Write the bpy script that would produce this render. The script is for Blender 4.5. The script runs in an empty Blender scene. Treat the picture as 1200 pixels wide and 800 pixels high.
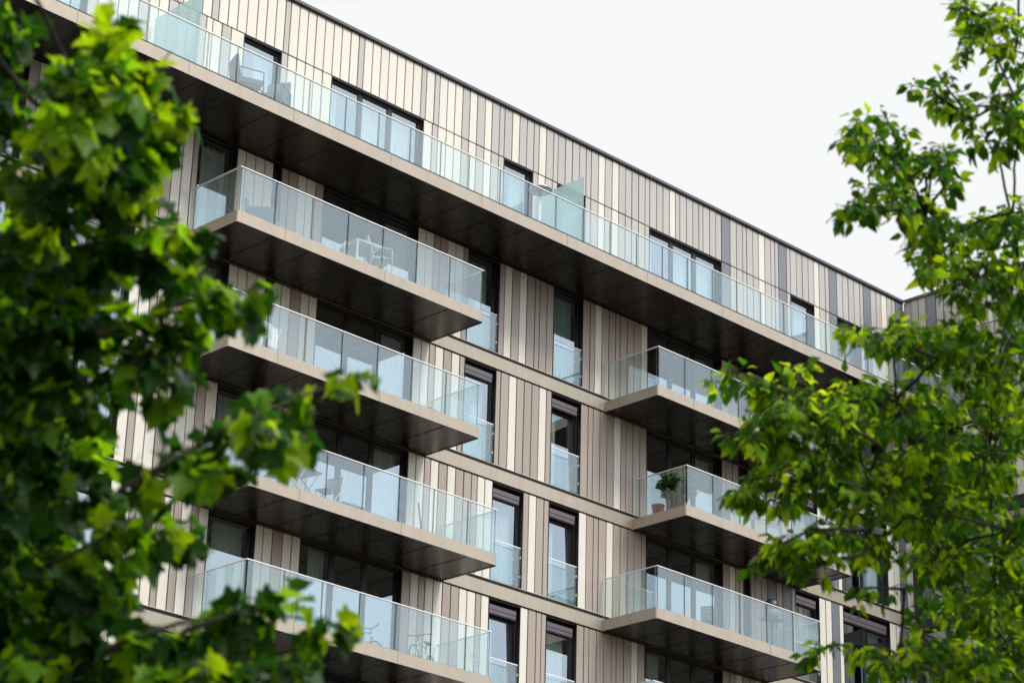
import bpy, math, random
import numpy as np
from mathutils import Vector, Matrix

random.seed(7)
RNG = np.random.default_rng(11)
scene = bpy.context.scene
COL = scene.collection

# ------------------------------------------------------------------ camera
CZ = 1.65                      # eye height
FPX = 2887.86                  # focal length in pixels of a 1200 px wide frame
YAW, PITCH, ROLL = 0.775067, 0.394732, 0.028391
FY = 41.815                    # distance of the facade plane


def cam_axes():
    cy, sy, cp, sp = math.cos(YAW), math.sin(YAW), math.cos(PITCH), math.sin(PITCH)
    f = Vector((sy * cp, cy * cp, sp))
    r = Vector((cy, -sy, 0))
    u = r.cross(f)
    c, s = math.cos(ROLL), math.sin(ROLL)
    return r * c + u * s, -r * s + u * c, f


CR, CU, CF = cam_axes()
EYE = Vector((0, 0, CZ))


def at(px, py, depth):
    """World point seen at photo pixel (px, py) at a given depth."""
    return EYE + (CF + CR * ((px - 600) / FPX) - CU * ((py - 400) / FPX)) * depth


cam_d = bpy.data.cameras.new("camera")
cam = bpy.data.objects.new("camera", cam_d)
COL.objects.link(cam)
cam.matrix_world = Matrix(((CR.x, CU.x, -CF.x, EYE.x), (CR.y, CU.y, -CF.y, EYE.y), (CR.z, CU.z, -CF.z, EYE.z), (0, 0, 0, 1)))
cam_d.sensor_width = 36
cam_d.lens = FPX / 1200 * 36
cam_d.clip_start = 0.1
cam_d.clip_end = 3000
cam_d.dof.use_dof = True
cam_d.dof.focus_distance = 58
cam_d.dof.aperture_fstop = 4.0
scene.camera = cam

# ------------------------------------------------------------------ materials
MATS = {}


def nt(name):
    m = bpy.data.materials.new(name)
    m.use_nodes = True
    n = m.node_tree.nodes
    return m, n, m.node_tree.links, n["Principled BSDF"]


def mat(name, col, rough=0.5, metal=0.0, var=0.06, scale=(3, 3, 3), bump=0.0, spec=0.5, island=0.0):
    m, n, l, b = nt(name)
    b.inputs["Roughness"].default_value = rough
    b.inputs["Metallic"].default_value = metal
    b.inputs["Specular IOR Level"].default_value = spec
    tc = n.new("ShaderNodeTexCoord")
    mp = n.new("ShaderNodeMapping")
    mp.inputs["Scale"].default_value = scale
    l.new(tc.outputs["Object"], mp.inputs["Vector"])
    nz = n.new("ShaderNodeTexNoise")
    nz.inputs["Scale"].default_value = 1.0
    nz.inputs["Detail"].default_value = 5
    l.new(mp.outputs["Vector"], nz.inputs["Vector"])
    mr = n.new("ShaderNodeMapRange")
    mr.inputs["From Min"].default_value = 0.3
    mr.inputs["From Max"].default_value = 0.7
    mr.inputs["To Min"].default_value = 1 - var
    mr.inputs["To Max"].default_value = 1 + var
    l.new(nz.outputs["Fac"], mr.inputs["Value"])
    val = mr.outputs["Result"]
    if island:
        g = n.new("ShaderNodeNewGeometry")
        mi = n.new("ShaderNodeMapRange")
        mi.inputs["To Min"].default_value = 1 - island
        mi.inputs["To Max"].default_value = 1 + island
        l.new(g.outputs["Random Per Island"], mi.inputs["Value"])
        mu = n.new("ShaderNodeMath")
        mu.operation = "MULTIPLY"
        l.new(val, mu.inputs[0])
        l.new(mi.outputs["Result"], mu.inputs[1])
        val = mu.outputs["Value"]
    vm = n.new("ShaderNodeVectorMath")
    vm.operation = "SCALE"
    vm.inputs[0].default_value = col
    l.new(val, vm.inputs["Scale"])
    l.new(vm.outputs["Vector"], b.inputs["Base Color"])
    rr = n.new("ShaderNodeMapRange")
    rr.inputs["To Min"].default_value = max(0.02, rough - 0.06)
    rr.inputs["To Max"].default_value = rough + 0.06
    l.new(nz.outputs["Fac"], rr.inputs["Value"])
    l.new(rr.outputs["Result"], b.inputs["Roughness"])
    if bump:
        bp = n.new("ShaderNodeBump")
        bp.inputs["Strength"].default_value = bump
        bp.inputs["Distance"].default_value = 0.01
        l.new(nz.outputs["Fac"], bp.inputs["Height"])
        l.new(bp.outputs["Normal"], b.inputs["Normal"])
    MATS[name] = m
    return m


def glass(name, tint, refl, rough=0.01, refl_col=(1, 1, 1), milky=0.0, edge=0.25):
    """Coated architectural glass: see-through tint plus a mirror share that grows at grazing angles."""
    m, n, l, b = nt(name)
    out = n["Material Output"]
    n.remove(b)
    tr = n.new("ShaderNodeBsdfTransparent")
    tr.inputs["Color"].default_value = (*tint, 1)
    gl = n.new("ShaderNodeBsdfGlossy")
    gl.inputs["Roughness"].default_value = rough
    gl.inputs["Color"].default_value = (*refl_col, 1)
    lw = n.new("ShaderNodeLayerWeight")
    lw.inputs["Blend"].default_value = 0.35
    mr = n.new("ShaderNodeMapRange")
    mr.inputs["To Min"].default_value = refl
    mr.inputs["To Max"].default_value = min(1, refl + edge)
    l.new(lw.outputs["Fresnel"], mr.inputs["Value"])
    tc = n.new("ShaderNodeTexCoord")
    nz = n.new("ShaderNodeTexNoise")
    nz.inputs["Scale"].default_value = 0.9
    l.new(tc.outputs["Object"], nz.inputs["Vector"])
    bp = n.new("ShaderNodeBump")
    bp.inputs["Strength"].default_value = 0.015
    bp.inputs["Distance"].default_value = 0.05
    l.new(nz.outputs["Fac"], bp.inputs["Height"])
    l.new(bp.outputs["Normal"], gl.inputs["Normal"])
    mx = n.new("ShaderNodeMixShader")
    l.new(mr.outputs["Result"], mx.inputs["Fac"])
    l.new(tr.outputs[0], mx.inputs[1])
    l.new(gl.outputs[0], mx.inputs[2])
    sh = mx.outputs[0]
    if milky:
        df = n.new("ShaderNodeBsdfDiffuse")
        df.inputs["Color"].default_value = (0.44, 0.68, 0.72, 1)
        tl = n.new("ShaderNodeBsdfTranslucent")
        tl.inputs["Color"].default_value = (0.46, 0.70, 0.74, 1)
        ad = n.new("ShaderNodeMixShader")
        l.new(df.outputs[0], ad.inputs[1])
        l.new(tl.outputs[0], ad.inputs[2])
        m2 = n.new("ShaderNodeMixShader")
        m2.inputs["Fac"].default_value = milky
        l.new(sh, m2.inputs[1])
        l.new(ad.outputs[0], m2.inputs[2])
        sh = m2.outputs[0]
    l.new(sh, out.inputs["Surface"])
    MATS[name] = m
    return m


def leafmat(name, col, trans, rough=0.45, tw=0.45):
    m, n, l, b = nt(name)
    out = n["Material Output"]
    g = n.new("ShaderNodeNewGeometry")
    tc = n.new("ShaderNodeTexCoord")
    nz = n.new("ShaderNodeTexNoise")
    nz.inputs["Scale"].default_value = 5
    nz.inputs["Detail"].default_value = 3
    l.new(tc.outputs["Object"], nz.inputs["Vector"])
    ad = n.new("ShaderNodeMath")
    ad.operation = "ADD"
    l.new(g.outputs["Random Per Island"], ad.inputs[0])
    l.new(nz.outputs["Fac"], ad.inputs[1])
    mr = n.new("ShaderNodeMapRange")
    mr.inputs["From Min"].default_value = 0.3
    mr.inputs["From Max"].default_value = 1.6
    mr.inputs["To Min"].default_value = 0.6
    mr.inputs["To Max"].default_value = 1.4
    l.new(ad.outputs[0], mr.inputs["Value"])
    v1 = n.new("ShaderNodeVectorMath")
    v1.operation = "SCALE"
    v1.inputs[0].default_value = col
    l.new(mr.outputs["Result"], v1.inputs["Scale"])
    v2 = n.new("ShaderNodeVectorMath")
    v2.operation = "SCALE"
    v2.inputs[0].default_value = trans
    l.new(mr.outputs["Result"], v2.inputs["Scale"])
    l.new(v1.outputs[0], b.inputs["Base Color"])
    b.inputs["Roughness"].default_value = rough
    b.inputs["Specular IOR Level"].default_value = 0.18
    t = n.new("ShaderNodeBsdfTranslucent")
    l.new(v2.outputs[0], t.inputs["Color"])
    mx = n.new("ShaderNodeMixShader")
    mx.inputs["Fac"].default_value = tw
    l.new(b.outputs[0], mx.inputs[1])
    l.new(t.outputs[0], mx.inputs[2])
    l.new(mx.outputs[0], out.inputs["Surface"])
    MATS[name] = m
    return m


STREAK = (26, 26, 0.5)
mat("cream_plank", (0.62, 0.59, 0.52), 0.42, 0.0, 0.05, STREAK, 0.03, 0.5, 0.03)
mat("taupe_plank", (0.34, 0.287, 0.249), 0.40, 0.15, 0.07, STREAK, 0.03, 0.5, 0.07)
mat("taupe_plank_lit", (0.41, 0.387, 0.365), 0.42, 0.1, 0.05, STREAK, 0.03, 0.5, 0.05)  # same taupe plank; top storey's extra skylight is put into its colour
mat("slate_plank", (0.17, 0.175, 0.20), 0.40, 0.2, 0.06, STREAK, 0.03, 0.5, 0.04)
mat("beige_metal", (0.40, 0.348, 0.28), 0.36, 0.3, 0.055, (4, 4, 0.9), 0.02)
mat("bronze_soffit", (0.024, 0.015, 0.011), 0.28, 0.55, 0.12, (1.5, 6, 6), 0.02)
mat("dark_gap", (0.006, 0.005, 0.006), 0.8, 0, 0.2)
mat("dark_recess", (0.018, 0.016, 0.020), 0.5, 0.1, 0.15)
mat("aubergine_frame", (0.018, 0.013, 0.014), 0.38, 0.3, 0.12)
mat("grey_frame", (0.035, 0.037, 0.042), 0.4, 0.3, 0.1)
mat("blind_box", (0.125, 0.105, 0.125), 0.42, 0.3, 0.08)
mat("coping", (0.105, 0.09, 0.10), 0.4, 0.4, 0.1)
mat("white_sash", (0.55, 0.52, 0.48), 0.45)
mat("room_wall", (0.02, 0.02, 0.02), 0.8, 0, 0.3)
mat("curtain", (0.72, 0.74, 0.72), 0.85, 0, 0.06, (30, 30, 1))
mat("curtain_green", (0.50, 0.66, 0.60), 0.85, 0, 0.1, (30, 30, 1))
mat("steel_rail", (0.86, 0.86, 0.86), 0.3, 0.35, 0.03)
mat("floor_deck", (0.34, 0.23, 0.12), 0.7)
mat("roof_gravel", (0.30, 0.29, 0.27), 0.9)
mat("white_paint", (0.55, 0.56, 0.56), 0.4)
mat("sling_white", (0.45, 0.47, 0.48), 0.8)
mat("grey_fabric", (0.10, 0.115, 0.13), 0.85)
mat("grey_wood", (0.09, 0.09, 0.095), 0.7, 0, 0.15)
mat("pale_wood", (0.42, 0.38, 0.34), 0.6, 0, 0.12)
mat("dark_metal", (0.03, 0.033, 0.038), 0.4, 0.5)
mat("rubber", (0.03, 0.03, 0.032), 0.75)
mat("bike_silver", (0.40, 0.41, 0.43), 0.3, 0.6)
mat("red_pot", (0.42, 0.02, 0.03), 0.45)
mat("grey_pot", (0.10, 0.11, 0.13), 0.6)
mat("soil", (0.035, 0.025, 0.018), 0.95, 0, 0.3)
mat("trough", (0.42, 0.37, 0.32), 0.7)
mat("laundry", (0.62, 0.61, 0.66), 0.9, 0, 0.15)
mat("laundry_lilac", (0.36, 0.33, 0.40), 0.9, 0, 0.15)
mat("bark", (0.009, 0.0075, 0.006), 0.9, 0, 0.35, (9, 9, 2), 0.6)
mat("twig", (0.03, 0.03, 0.012), 0.8, 0, 0.3, (20, 20, 20))
mat("earth_ground", (0.055, 0.045, 0.028), 0.95, 0, 0.35, (0.6, 0.6, 0.6), 0.3)  # brown earth, tone picked for the bounce light from this unseen ground
mat("paving", (0.30, 0.28, 0.26), 0.85, 0, 0.15, (1.5, 1.5, 1.5), 0.2)
glass("window_glass", (0.72, 0.80, 0.78), 0.38, 0.008, (0.82, 0.93, 1.0))
glass("rail_glass", (0.90, 0.955, 0.95), 0.085, 0.012, (0.92, 0.98, 1.0), edge=0.13)
glass("screen_glass", (0.80, 0.93, 0.94), 0.10, 0.05, (0.9, 1, 1), milky=0.8)
leafmat("maple_leaf_dark", (0.014, 0.046, 0.007), (0.035, 0.13, 0.007), 0.4, 0.42)  # scattered leaf tone, deepened to stand in for shade between leaves
leafmat("maple_leaf", (0.068, 0.160, 0.006), (0.31, 0.62, 0.006), 0.4, 0.5)
leafmat("maple_leaf_young", (0.15, 0.25, 0.008), (0.52, 0.76, 0.008), 0.45, 0.55)
leafmat("elder_leaf_dark", (0.033, 0.092, 0.008), (0.09, 0.27, 0.008), 0.45, 0.42)  # scattered dark leaves; their depth paints shade inside the crown
leafmat("elder_leaf", (0.115, 0.220, 0.007), (0.42, 0.70, 0.008), 0.45, 0.5)
leafmat("elder_leaf_young_lit", (0.22, 0.345, 0.010), (0.68, 0.88, 0.012), 0.5, 0.55)  # young tips, also used to paint sunlit highlights on the left arm
leafmat("pot_plant_leaf", (0.025, 0.075, 0.015), (0.05, 0.15, 0.015), 0.4, 0.35)


# ------------------------------------------------------------------ mesh helpers
class MB:
    def __init__(self):
        self.v, self.f, self.m, self.names, self.smooth = [], [], [], [], []
        self.T = None

    def mi(self, name):
        if name not in self.names:
            self.names.append(name)
        return self.names.index(name)

    def add(self, verts, faces, mname, smooth=False):
        o = len(self.v)
        if self.T:
            verts = [self.T(*p) for p in verts]
        self.v.extend(tuple(p) for p in verts)
        i = self.mi(mname)
        for f in faces:
            self.f.append(tuple(o + k for k in f))
            self.m.append(i)
            self.smooth.append(smooth)

    def box(self, x0, x1, y0, y1, z0, z1, mname):
        v = [(x0, y0, z0), (x1, y0, z0), (x1, y1, z0), (x0, y1, z0), (x0, y0, z1), (x1, y0, z1), (x1, y1, z1), (x0, y1, z1)]
        self.add(v, [(0, 3, 2, 1), (4, 5, 6, 7), (0, 1, 5, 4), (1, 2, 6, 5), (2, 3, 7, 6), (3, 0, 4, 7)], mname)

    def plank(self, x0, x1, y0, y1, z0, z1, mname, c=0.006):
        """A folded metal plank: box whose two long front edges are chamfered."""
        p = [(x0, y1), (x0, y0 + c), (x0 + c, y0), (x1 - c, y0), (x1, y0 + c), (x1, y1)]
        v = [(x, y, z0) for x, y in p] + [(x, y, z1) for x, y in p]
        f = [(i, i + 1, i + 7, i + 6) for i in range(5)] + [(5, 0, 6, 11), (5, 4, 3, 2, 1, 0), (6, 7, 8, 9, 10, 11)]
        self.add(v, f, mname)

    def tube(self, pts, radii, mname, n=8, caps=True):
        pts = [Vector(p) for p in pts]
        if not isinstance(radii, (list, tuple)):
            radii = [radii] * len(pts)
        V, F = [], []
        ref = None
        for i, p in enumerate(pts):
            d = (pts[min(i + 1, len(pts) - 1)] - pts[max(i - 1, 0)])
            d = d.normalized() if d.length > 1e-9 else Vector((0, 0, 1))
            if ref is None:
                ref = Vector((0, 0, 1)) if abs(d.z) < 0.9 else Vector((1, 0, 0))
            a = d.cross(ref)
            if a.length < 1e-4:
                a = d.cross(Vector((0.3, 1, 0.2)))
            a.normalize()
            b = d.cross(a)
            ref = -b if False else ref
            for k in range(n):
                t = 2 * math.pi * k / n
                V.append(tuple(p + (a * math.cos(t) + b * math.sin(t)) * radii[i]))
        for i in range(len(pts) - 1):
            for k in range(n):
                F.append((i * n + k, i * n + (k + 1) % n, (i + 1) * n + (k + 1) % n, (i + 1) * n + k))
        if caps:
            F.append(tuple(range(n - 1, -1, -1)))
            F.append(tuple((len(pts) - 1) * n + k for k in range(n)))
        self.add(V, F, mname, True)

    def lathe(self, c, prof, mname, n=16):
        V, F = [], []
        for r, z in prof:
            for k in range(n):
                t = 2 * math.pi * k / n
                V.append((c[0] + r * math.cos(t), c[1] + r * math.sin(t), c[2] + z))
        for i in range(len(prof) - 1):
            for k in range(n):
                F.append((i * n + k, i * n + (k + 1) % n, (i + 1) * n + (k + 1) % n, (i + 1) * n + k))
        F.append(tuple(range(n - 1, -1, -1)))
        F.append(tuple((len(prof) - 1) * n + k for k in range(n)))
        self.add(V, F, mname, True)

    def torus(self, c, R, r, axis, mname, n=24, k=6):
        a = Vector(axis).normalized()
        u = a.cross(Vector((0, 0, 1))).normalized()
        w = a.cross(u)
        V, F = [], []
        for i in range(n):
            t = 2 * math.pi * i / n
            d = u * math.cos(t) + w * math.sin(t)
            for j in range(k):
                s = 2 * math.pi * j / k
                V.append(tuple(Vector(c) + d * (R + r * math.cos(s)) + a * r * math.sin(s)))
        for i in range(n):
            for j in range(k):
                F.append((i * k + j, ((i + 1) % n) * k + j, ((i + 1) % n) * k + (j + 1) % k, i * k + (j + 1) % k))
        self.add(V, F, mname, True)

    def build(self, name, parent=None, origin=None):
        """Vertices are world coordinates (origin None -> parent's own world origin) and become local here."""
        o0 = Vector((0, 0, 0))
        root = parent
        while root is not None and root.parent is not None:
            root = root.parent
        if root is not None:
            o0 = root.location.copy()
        elif origin is not None:
            o0 = Vector(origin)
        me = bpy.data.meshes.new(name)
        me.from_pydata([(x - o0.x, y - o0.y, z - o0.z) for x, y, z in self.v], [], self.f)
        for nme in self.names:
            me.materials.append(MATS[nme])
        me.polygons.foreach_set("material_index", self.m)
        me.polygons.foreach_set("use_smooth", self.smooth)
        me.update()
        ob = bpy.data.objects.new(name, me)
        COL.objects.link(ob)
        if parent is not None:
            ob.parent = parent
        else:
            ob.location = o0
        return ob


def tag(o, label, cat, group=None):
    o["label"] = label
    o["category"] = cat
    if group:
        o["group"] = group
    return o


def empty(name, loc, rz=0.0):
    o = bpy.data.objects.new(name, None)
    o.location = loc
    o.rotation_euler = (0, 0, rz)
    o.empty_display_size = 0.2
    COL.objects.link(o)
    return o


def local_build(mb, name, parent):
    """Build a mesh given directly in the parent thing's own coordinates."""
    me = bpy.data.meshes.new(name)
    me.from_pydata(mb.v, [], mb.f)
    for nme in mb.names:
        me.materials.append(MATS[nme])
    me.polygons.foreach_set("material_index", mb.m)
    me.polygons.foreach_set("use_smooth", mb.smooth)
    me.update()
    ob = bpy.data.objects.new(name, me)
    COL.objects.link(ob)
    ob.parent = parent
    return ob


def copy_thing(src, loc, rz):
    r = src.copy()
    COL.objects.link(r)
    r.location = loc
    r.rotation_euler = (0, 0, rz)
    for ch in src.children:
        c = ch.copy()
        COL.objects.link(c)
        c.parent = r
        for g in ch.children:
            d = g.copy()
            COL.objects.link(d)
            d.parent = c
    return r


# ------------------------------------------------------------------ setting: ground
g = MB()
g.add([(-1500, -1500, 0), (1500, -1500, 0), (1500, 1500, 0), (-1500, 1500, 0)], [(0, 1, 2, 3)], "earth_ground")
o = g.build("ground")
o["kind"] = "structure"
g = MB()
g.box(0, 58, FY - 6, FY - 2.6, 0.0, 0.06, "paving")
o = g.build("pavement")
o["kind"] = "structure"

# ------------------------------------------------------------------ the building
XL, XR = 15.0, 58.0
bld = empty("apartment_building", (38, FY, 0))
tag(bld, "long apartment block clad in cream and taupe metal planks with stacked glass-fronted balconies", "building")

SL = [26.45 + CZ, 23.45 + CZ, 20.45 + CZ, 17.45 + CZ, 14.45 + CZ, 11.45 + CZ, 8.45 + CZ, 5.45 + CZ]  # soffit / band underside levels, top to bottom
BAND = 0.34
PK = {"c": "cream_plank", "t": "taupe_plank", "g": "taupe_plank_lit", "s": "slate_plank"}
GAP = 0.029


def fill(x0, x1, rnd, weights):
    """Random plank run covering x0..x1 with the 0.28 / 0.18 m module."""
    out = []
    x = x0
    while x < x1 - 0.06:
        k = rnd.choices(list(weights), list(weights.values()))[0]
        w = 0.38 if k == "s" else (0.19 if rnd.random() < 0.22 else 0.28)
        if x + w > x1 - 0.12:
            w = x1 - x
        out.append((x, k))
        x += w
    return out


# measured plank runs: start x and colour key; W = window opening, D = dark service recess
U = [(24.0, "W"), (27.15, "*c"), (31.66, "W"), (32.83, "g"), (33.03, "c"), (33.31, "c"), (33.59, "c"), (33.86, "c"), (34.15, "c"), (34.45, "W"), (37.58, "c"),
     (37.88, "g"), (38.08, "c"), (38.37, "c"), (38.65, "c"), (38.92, "g"), (39.18, "c"), (39.45, "g"), (39.74, "c"), (40.0, "g"), (40.28, "g"), (40.48, "W"), (41.57, "g"),
     (41.76, "c"), (42.03, "g"), (42.31, "g"), (42.51, "W"), (43.60, "g"), (43.82, "g"), (44.11, "c"), (44.37, "g"), (44.66, "c"), (44.93, "g"), (45.21, "g"), (45.47, "g"), (45.75, "g"),
     (46.02, "g"), (46.20, "W"), (49.29, "s"), (49.68, "g"), (49.96, "g"), (50.24, "g"), (50.42, "g"), (50.70, "g"), (50.96, "c"), (51.24, "g"), (51.52, "g"), (51.70, "g"),
     (51.87, "s"), (52.25, "g"), (52.42, "W"), (53.53, "c"), (53.79, "g"), (54.08, "g"), (54.27, "s"), (54.64, "W"), (55.79, "g"), (55.95, "s"), (56.33, "g"), (56.60, "g"), (56.86, "c"), (57.14, "g"), (57.41, "g"), (57.58, "s")]
# parapet strip of the top storey (above the window heads): continuous planks
UP = [(15.0, "*c"), (28.6, "c"), (28.88, "g"), (29.06, "c"), (29.34, "c"), (29.62, "g"), (29.8, "c"), (30.08, "c"), (30.36, "c"), (30.64, "g"), (30.85, "c"), (31.13, "c"), (31.42, "c"), (31.7, "c"), (32.01, "c"), (32.29, "c"), (32.58, "c"), (32.86, "g"), (33.03, "c"), (33.31, "c"), (33.59, "c"), (33.86, "c"),
      (34.15, "c"), (34.44, "c"), (34.71, "c"), (35.0, "c"), (35.27, "g"), (35.46, "c"), (35.74, "c"), (36.02, "c"), (36.30, "c"), (36.58, "c"), (36.87, "c"), (37.15, "c"), (37.44, "g"), (37.62, "c"), (37.91, "g"), (38.09, "c"), (38.37, "c"), (38.65, "c"),
      (38.92, "g"), (39.18, "c"), (39.45, "g"), (39.74, "c"), (40.0, "g"), (40.28, "g"), (40.47, "g"), (40.76, "c"), (41.03, "g"), (41.31, "g"), (41.58, "g"), (41.78, "c"), (42.05, "g"), (42.33, "g"), (42.51, "g"), (42.80, "g"), (43.07, "g"), (43.35, "g"),
      (43.62, "g"), (43.82, "g"), (44.11, "c"), (44.37, "g"), (44.66, "c"), (44.93, "g"), (45.21, "g"), (45.47, "g"), (45.75, "g"), (46.02, "g"), (46.21, "g"), (46.50, "g"), (46.77, "g"), (47.04, "c"), (47.29, "g"), (47.48, "g"), (47.76, "g"), (48.04, "g"), (48.30, "g"), (48.48, "g"),
      (48.77, "g"), (49.04, "g"), (49.29, "s"), (49.68, "g"), (49.96, "g"), (50.24, "g"), (50.42, "g"), (50.70, "g"), (50.96, "c"), (51.24, "g"), (51.52, "g"), (51.70, "g"), (51.87, "s"), (52.25, "g"), (52.42, "g"), (52.71, "g"), (52.99, "g"), (53.27, "g"), (53.54, "c"), (53.79, "g"), (54.08, "g"),
      (54.27, "s"), (54.65, "g"), (54.93, "g"), (55.21, "g"), (55.49, "g"), (55.78, "g"), (55.95, "s"), (56.33, "g"), (56.60, "g"), (56.86, "c"), (57.14, "g"), (57.41, "g"), (57.58, "s")]
LEFT = [(15.0, "*c"), (22.7, "W"), (25.84, "*c"), (26.8, "W")]
TAIL = [(52.38, "W"), (53.45, "c"), (53.74, "c"), (54.01, "s"), (54.37, "c"), (54.55, "W"), (56.75, "c"), (57.06, "c"), (57.34, "s"), (57.70, "c")]
L3 = LEFT + [(29.02, "c"), (29.3, "c"), (29.62, "t"), (29.89, "c"), (30.16, "c"), (30.44, "t"), (30.61, "W"), (31.73, "c"), (31.99, "c"), (32.28, "c"), (32.56, "c"), (32.83, "D"), (33.1, "t"), (33.32, "t"), (33.6, "c"), (33.87, "c"), (34.16, "t"), (34.42, "W"),
             (37.56, "c"), (37.84, "c"), (38.11, "t"), (38.33, "t"), (38.6, "c"), (38.88, "c"), (39.16, "t"), (39.34, "W"), (40.46, "t"), (40.65, "c"), (40.92, "t"), (41.20, "c"), (41.47, "t"), (41.77, "t"), (41.95, "t"), (42.22, "t"), (42.48, "W"), (43.59, "t"), (43.87, "t"), (44.06, "c"), (44.33, "t"),
             (44.61, "t"), (44.87, "t"), (45.05, "t"), (45.33, "t"), (45.60, "t"), (45.89, "c"), (46.15, "W"), (49.26, "c"), (49.52, "t"), (49.7, "t"), (49.96, "D"), (50.4, "t"), (50.6, "t"), (50.88, "t"), (51.16, "s"), (51.54, "t"), (51.82, "s"), (52.2, "t")] + TAIL
L2 = LEFT + [(29.02, "c"), (29.3, "c"), (29.6, "t"), (29.8, "c"), (30.08, "c"), (30.36, "t"), (30.61, "W"), (31.73, "c"), (32.0, "c"), (32.28, "c"), (32.57, "c"), (32.83, "D"), (33.09, "c"), (33.32, "c"), (33.6, "t"), (33.91, "c"), (34.17, "c"), (34.43, "W"),
             (37.55, "c"), (37.83, "c"), (38.1, "t"), (38.31, "c"), (38.59, "t"), (38.87, "c"), (39.15, "t"), (39.33, "W"), (40.44, "t"), (40.61, "t"), (40.90, "c"), (41.18, "t"), (41.45, "t"), (41.73, "t"), (42.0, "c"), (42.27, "t"), (42.46, "W"), (43.57, "t"), (43.85, "t"), (44.04, "t"), (44.31, "t"),
             (44.58, "t"), (44.85, "c"), (45.12, "t"), (45.32, "t"), (45.60, "t"), (45.87, "t"), (46.14, "W"), (49.24, "t"), (49.42, "t"), (49.69, "t"), (49.95, "D"), (50.4, "t"), (50.62, "t"), (50.9, "c"), (51.16, "t"), (51.44, "s"), (51.82, "t"), (52.1, "t")] + TAIL
L1 = LEFT + [(29.02, "c"), (29.3, "t"), (29.5, "c"), (29.78, "c"), (30.06, "t"), (30.3, "c"), (30.58, "c"), (30.86, "c"), (31.1, "t"), (31.36, "c"), (31.68, "W"), (32.83, "D"), (33.05, "c"), (33.3, "c"), (33.58, "c"), (33.86, "c"), (34.14, "c"), (34.41, "W"),
             (37.56, "c"), (37.82, "c"), (38.1, "t"), (38.31, "c"), (38.58, "t"), (38.87, "c"), (39.15, "t"), (39.43, "t"), (39.70, "t"), (39.9, "c"), (40.16, "c"), (40.43, "W"), (41.52, "t"), (41.72, "c"), (41.99, "t"), (42.27, "t"), (42.45, "W"), (43.55, "c"), (43.84, "t"), (44.11, "t"), (44.30, "t"),
             (44.59, "c"), (44.85, "t"), (45.13, "t"), (45.41, "t"), (45.67, "t"), (45.95, "t"), (46.14, "W"), (49.25, "t"), (49.53, "c"), (49.77, "t"), (49.95, "t"), (50.12, "D"), (50.44, "t"), (50.61, "t"), (50.88, "t"), (51.16, "s"), (51.54, "t"), (51.81, "s"), (52.19, "t")] + TAIL
L0 = LEFT + [(29.02, "c"), (29.3, "c"), (29.56, "t"), (29.74, "c"), (30.0, "c"), (30.28, "t"), (30.46, "c"), (30.74, "t"), (30.95, "c"), (31.23, "t"), (31.43, "c"), (31.70, "W"), (33.04, "c"), (33.27, "c"), (33.54, "t"), (33.84, "c"), (34.11, "c"), (34.37, "W"),
             (37.53, "t"), (37.80, "c"), (38.07, "t"), (38.28, "c"), (38.55, "c"), (38.85, "t"), (39.13, "t"), (39.41, "c"), (39.68, "c"), (39.97, "t"), (40.16, "c"), (40.43, "W"), (41.52, "c"), (41.79, "t"), (42.08, "t"), (42.27, "t"), (42.44, "W"), (43.54, "t"), (43.81, "t"), (44.0, "t"), (44.28, "t"),
             (44.55, "t"), (44.84, "t"), (45.02, "t"), (45.30, "t"), (45.58, "c"), (45.84, "t"), (46.11, "W"), (49.21, "t"), (49.5, "t"), (49.78, "c"), (50.05, "t"), (50.33, "t"), (50.57, "c"), (50.85, "t"), (51.13, "s"), (51.5, "t"), (51.78, "t"), (52.06, "t")] + TAIL


def expand(rows, xend, seed, wts):
    rnd = random.Random(seed)
    out = []
    for i, (x, k) in enumerate(rows):
        x1 = rows[i + 1][0] if i + 1 < len(rows) else xend
        if k[0] == "*":
            out += [(a, b) for a, b in fill(x, x1, rnd, wts)]
        else:
            out.append((x, k))
    return [(x, out[i + 1][0] if i + 1 < len(out) else xend, k) for i, (x, k) in enumerate(out)]


LW = {"c": 0.74, "t": 0.26}
LWG = {"c": 0.84, "g": 0.16}
REC = 0.15      # glass set-back


def cladding(name, runs, z0, z1, T=None, parent=bld, grey=False, open_top=None):
    """One storey's plank cladding with its dark backing; leaves the window openings free."""
    mb = MB()
    mb.T = T
    for a, b, k in runs:
        if k == "W":
            if mb.v:
                mb.build(name, parent)
            mb = MB()
            mb.T = T
            continue
        if k == "D":
            mb.box(a, b, FY + 0.16, FY + 0.2, z0, z1, "dark_recess")
            mb.box(a - 0.0, a + 0.012, FY + 0.05, FY + 0.16, z0, z1, "dark_recess")
            mb.box(b - 0.012, b, FY + 0.05, FY + 0.16, z0, z1, "dark_recess")
            continue
        jit = random.uniform(-0.004, 0.004)
        mb.plank(a + GAP / 2, b - GAP / 2, FY + jit, FY + 0.045, z0, z1, PK["g" if grey and k == "t" else k])  # top storey takes the skylight-paled taupe
        mb.box(a, b, FY + 0.047, FY + 0.30, z0 + 0.001, z1 - 0.001, "dark_gap")
    if mb.v:
        mb.build(name, parent)


def curtain_mesh(xa, xb, z0, z1, y, m, T=None):
    mb = MB()
    mb.T = T
    n = max(6, int((xb - xa) / 0.025))
    V, F = [], []
    ph = random.random() * 6
    for i in range(n + 1):
        x = xa + (xb - xa) * i / n
        yy = y + 0.025 * math.sin(i * 1.05 + ph) + 0.012 * math.sin(i * 0.37 + ph * 2)
        V += [(x, yy, z0), (x + 0.01 * math.sin(i * 0.5), yy + 0.01, z1)]
    for i in range(n):
        F.append((2 * i, 2 * i + 2, 2 * i + 3, 2 * i + 1))
    mb.add(V, F, m, True)
    return mb


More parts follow.
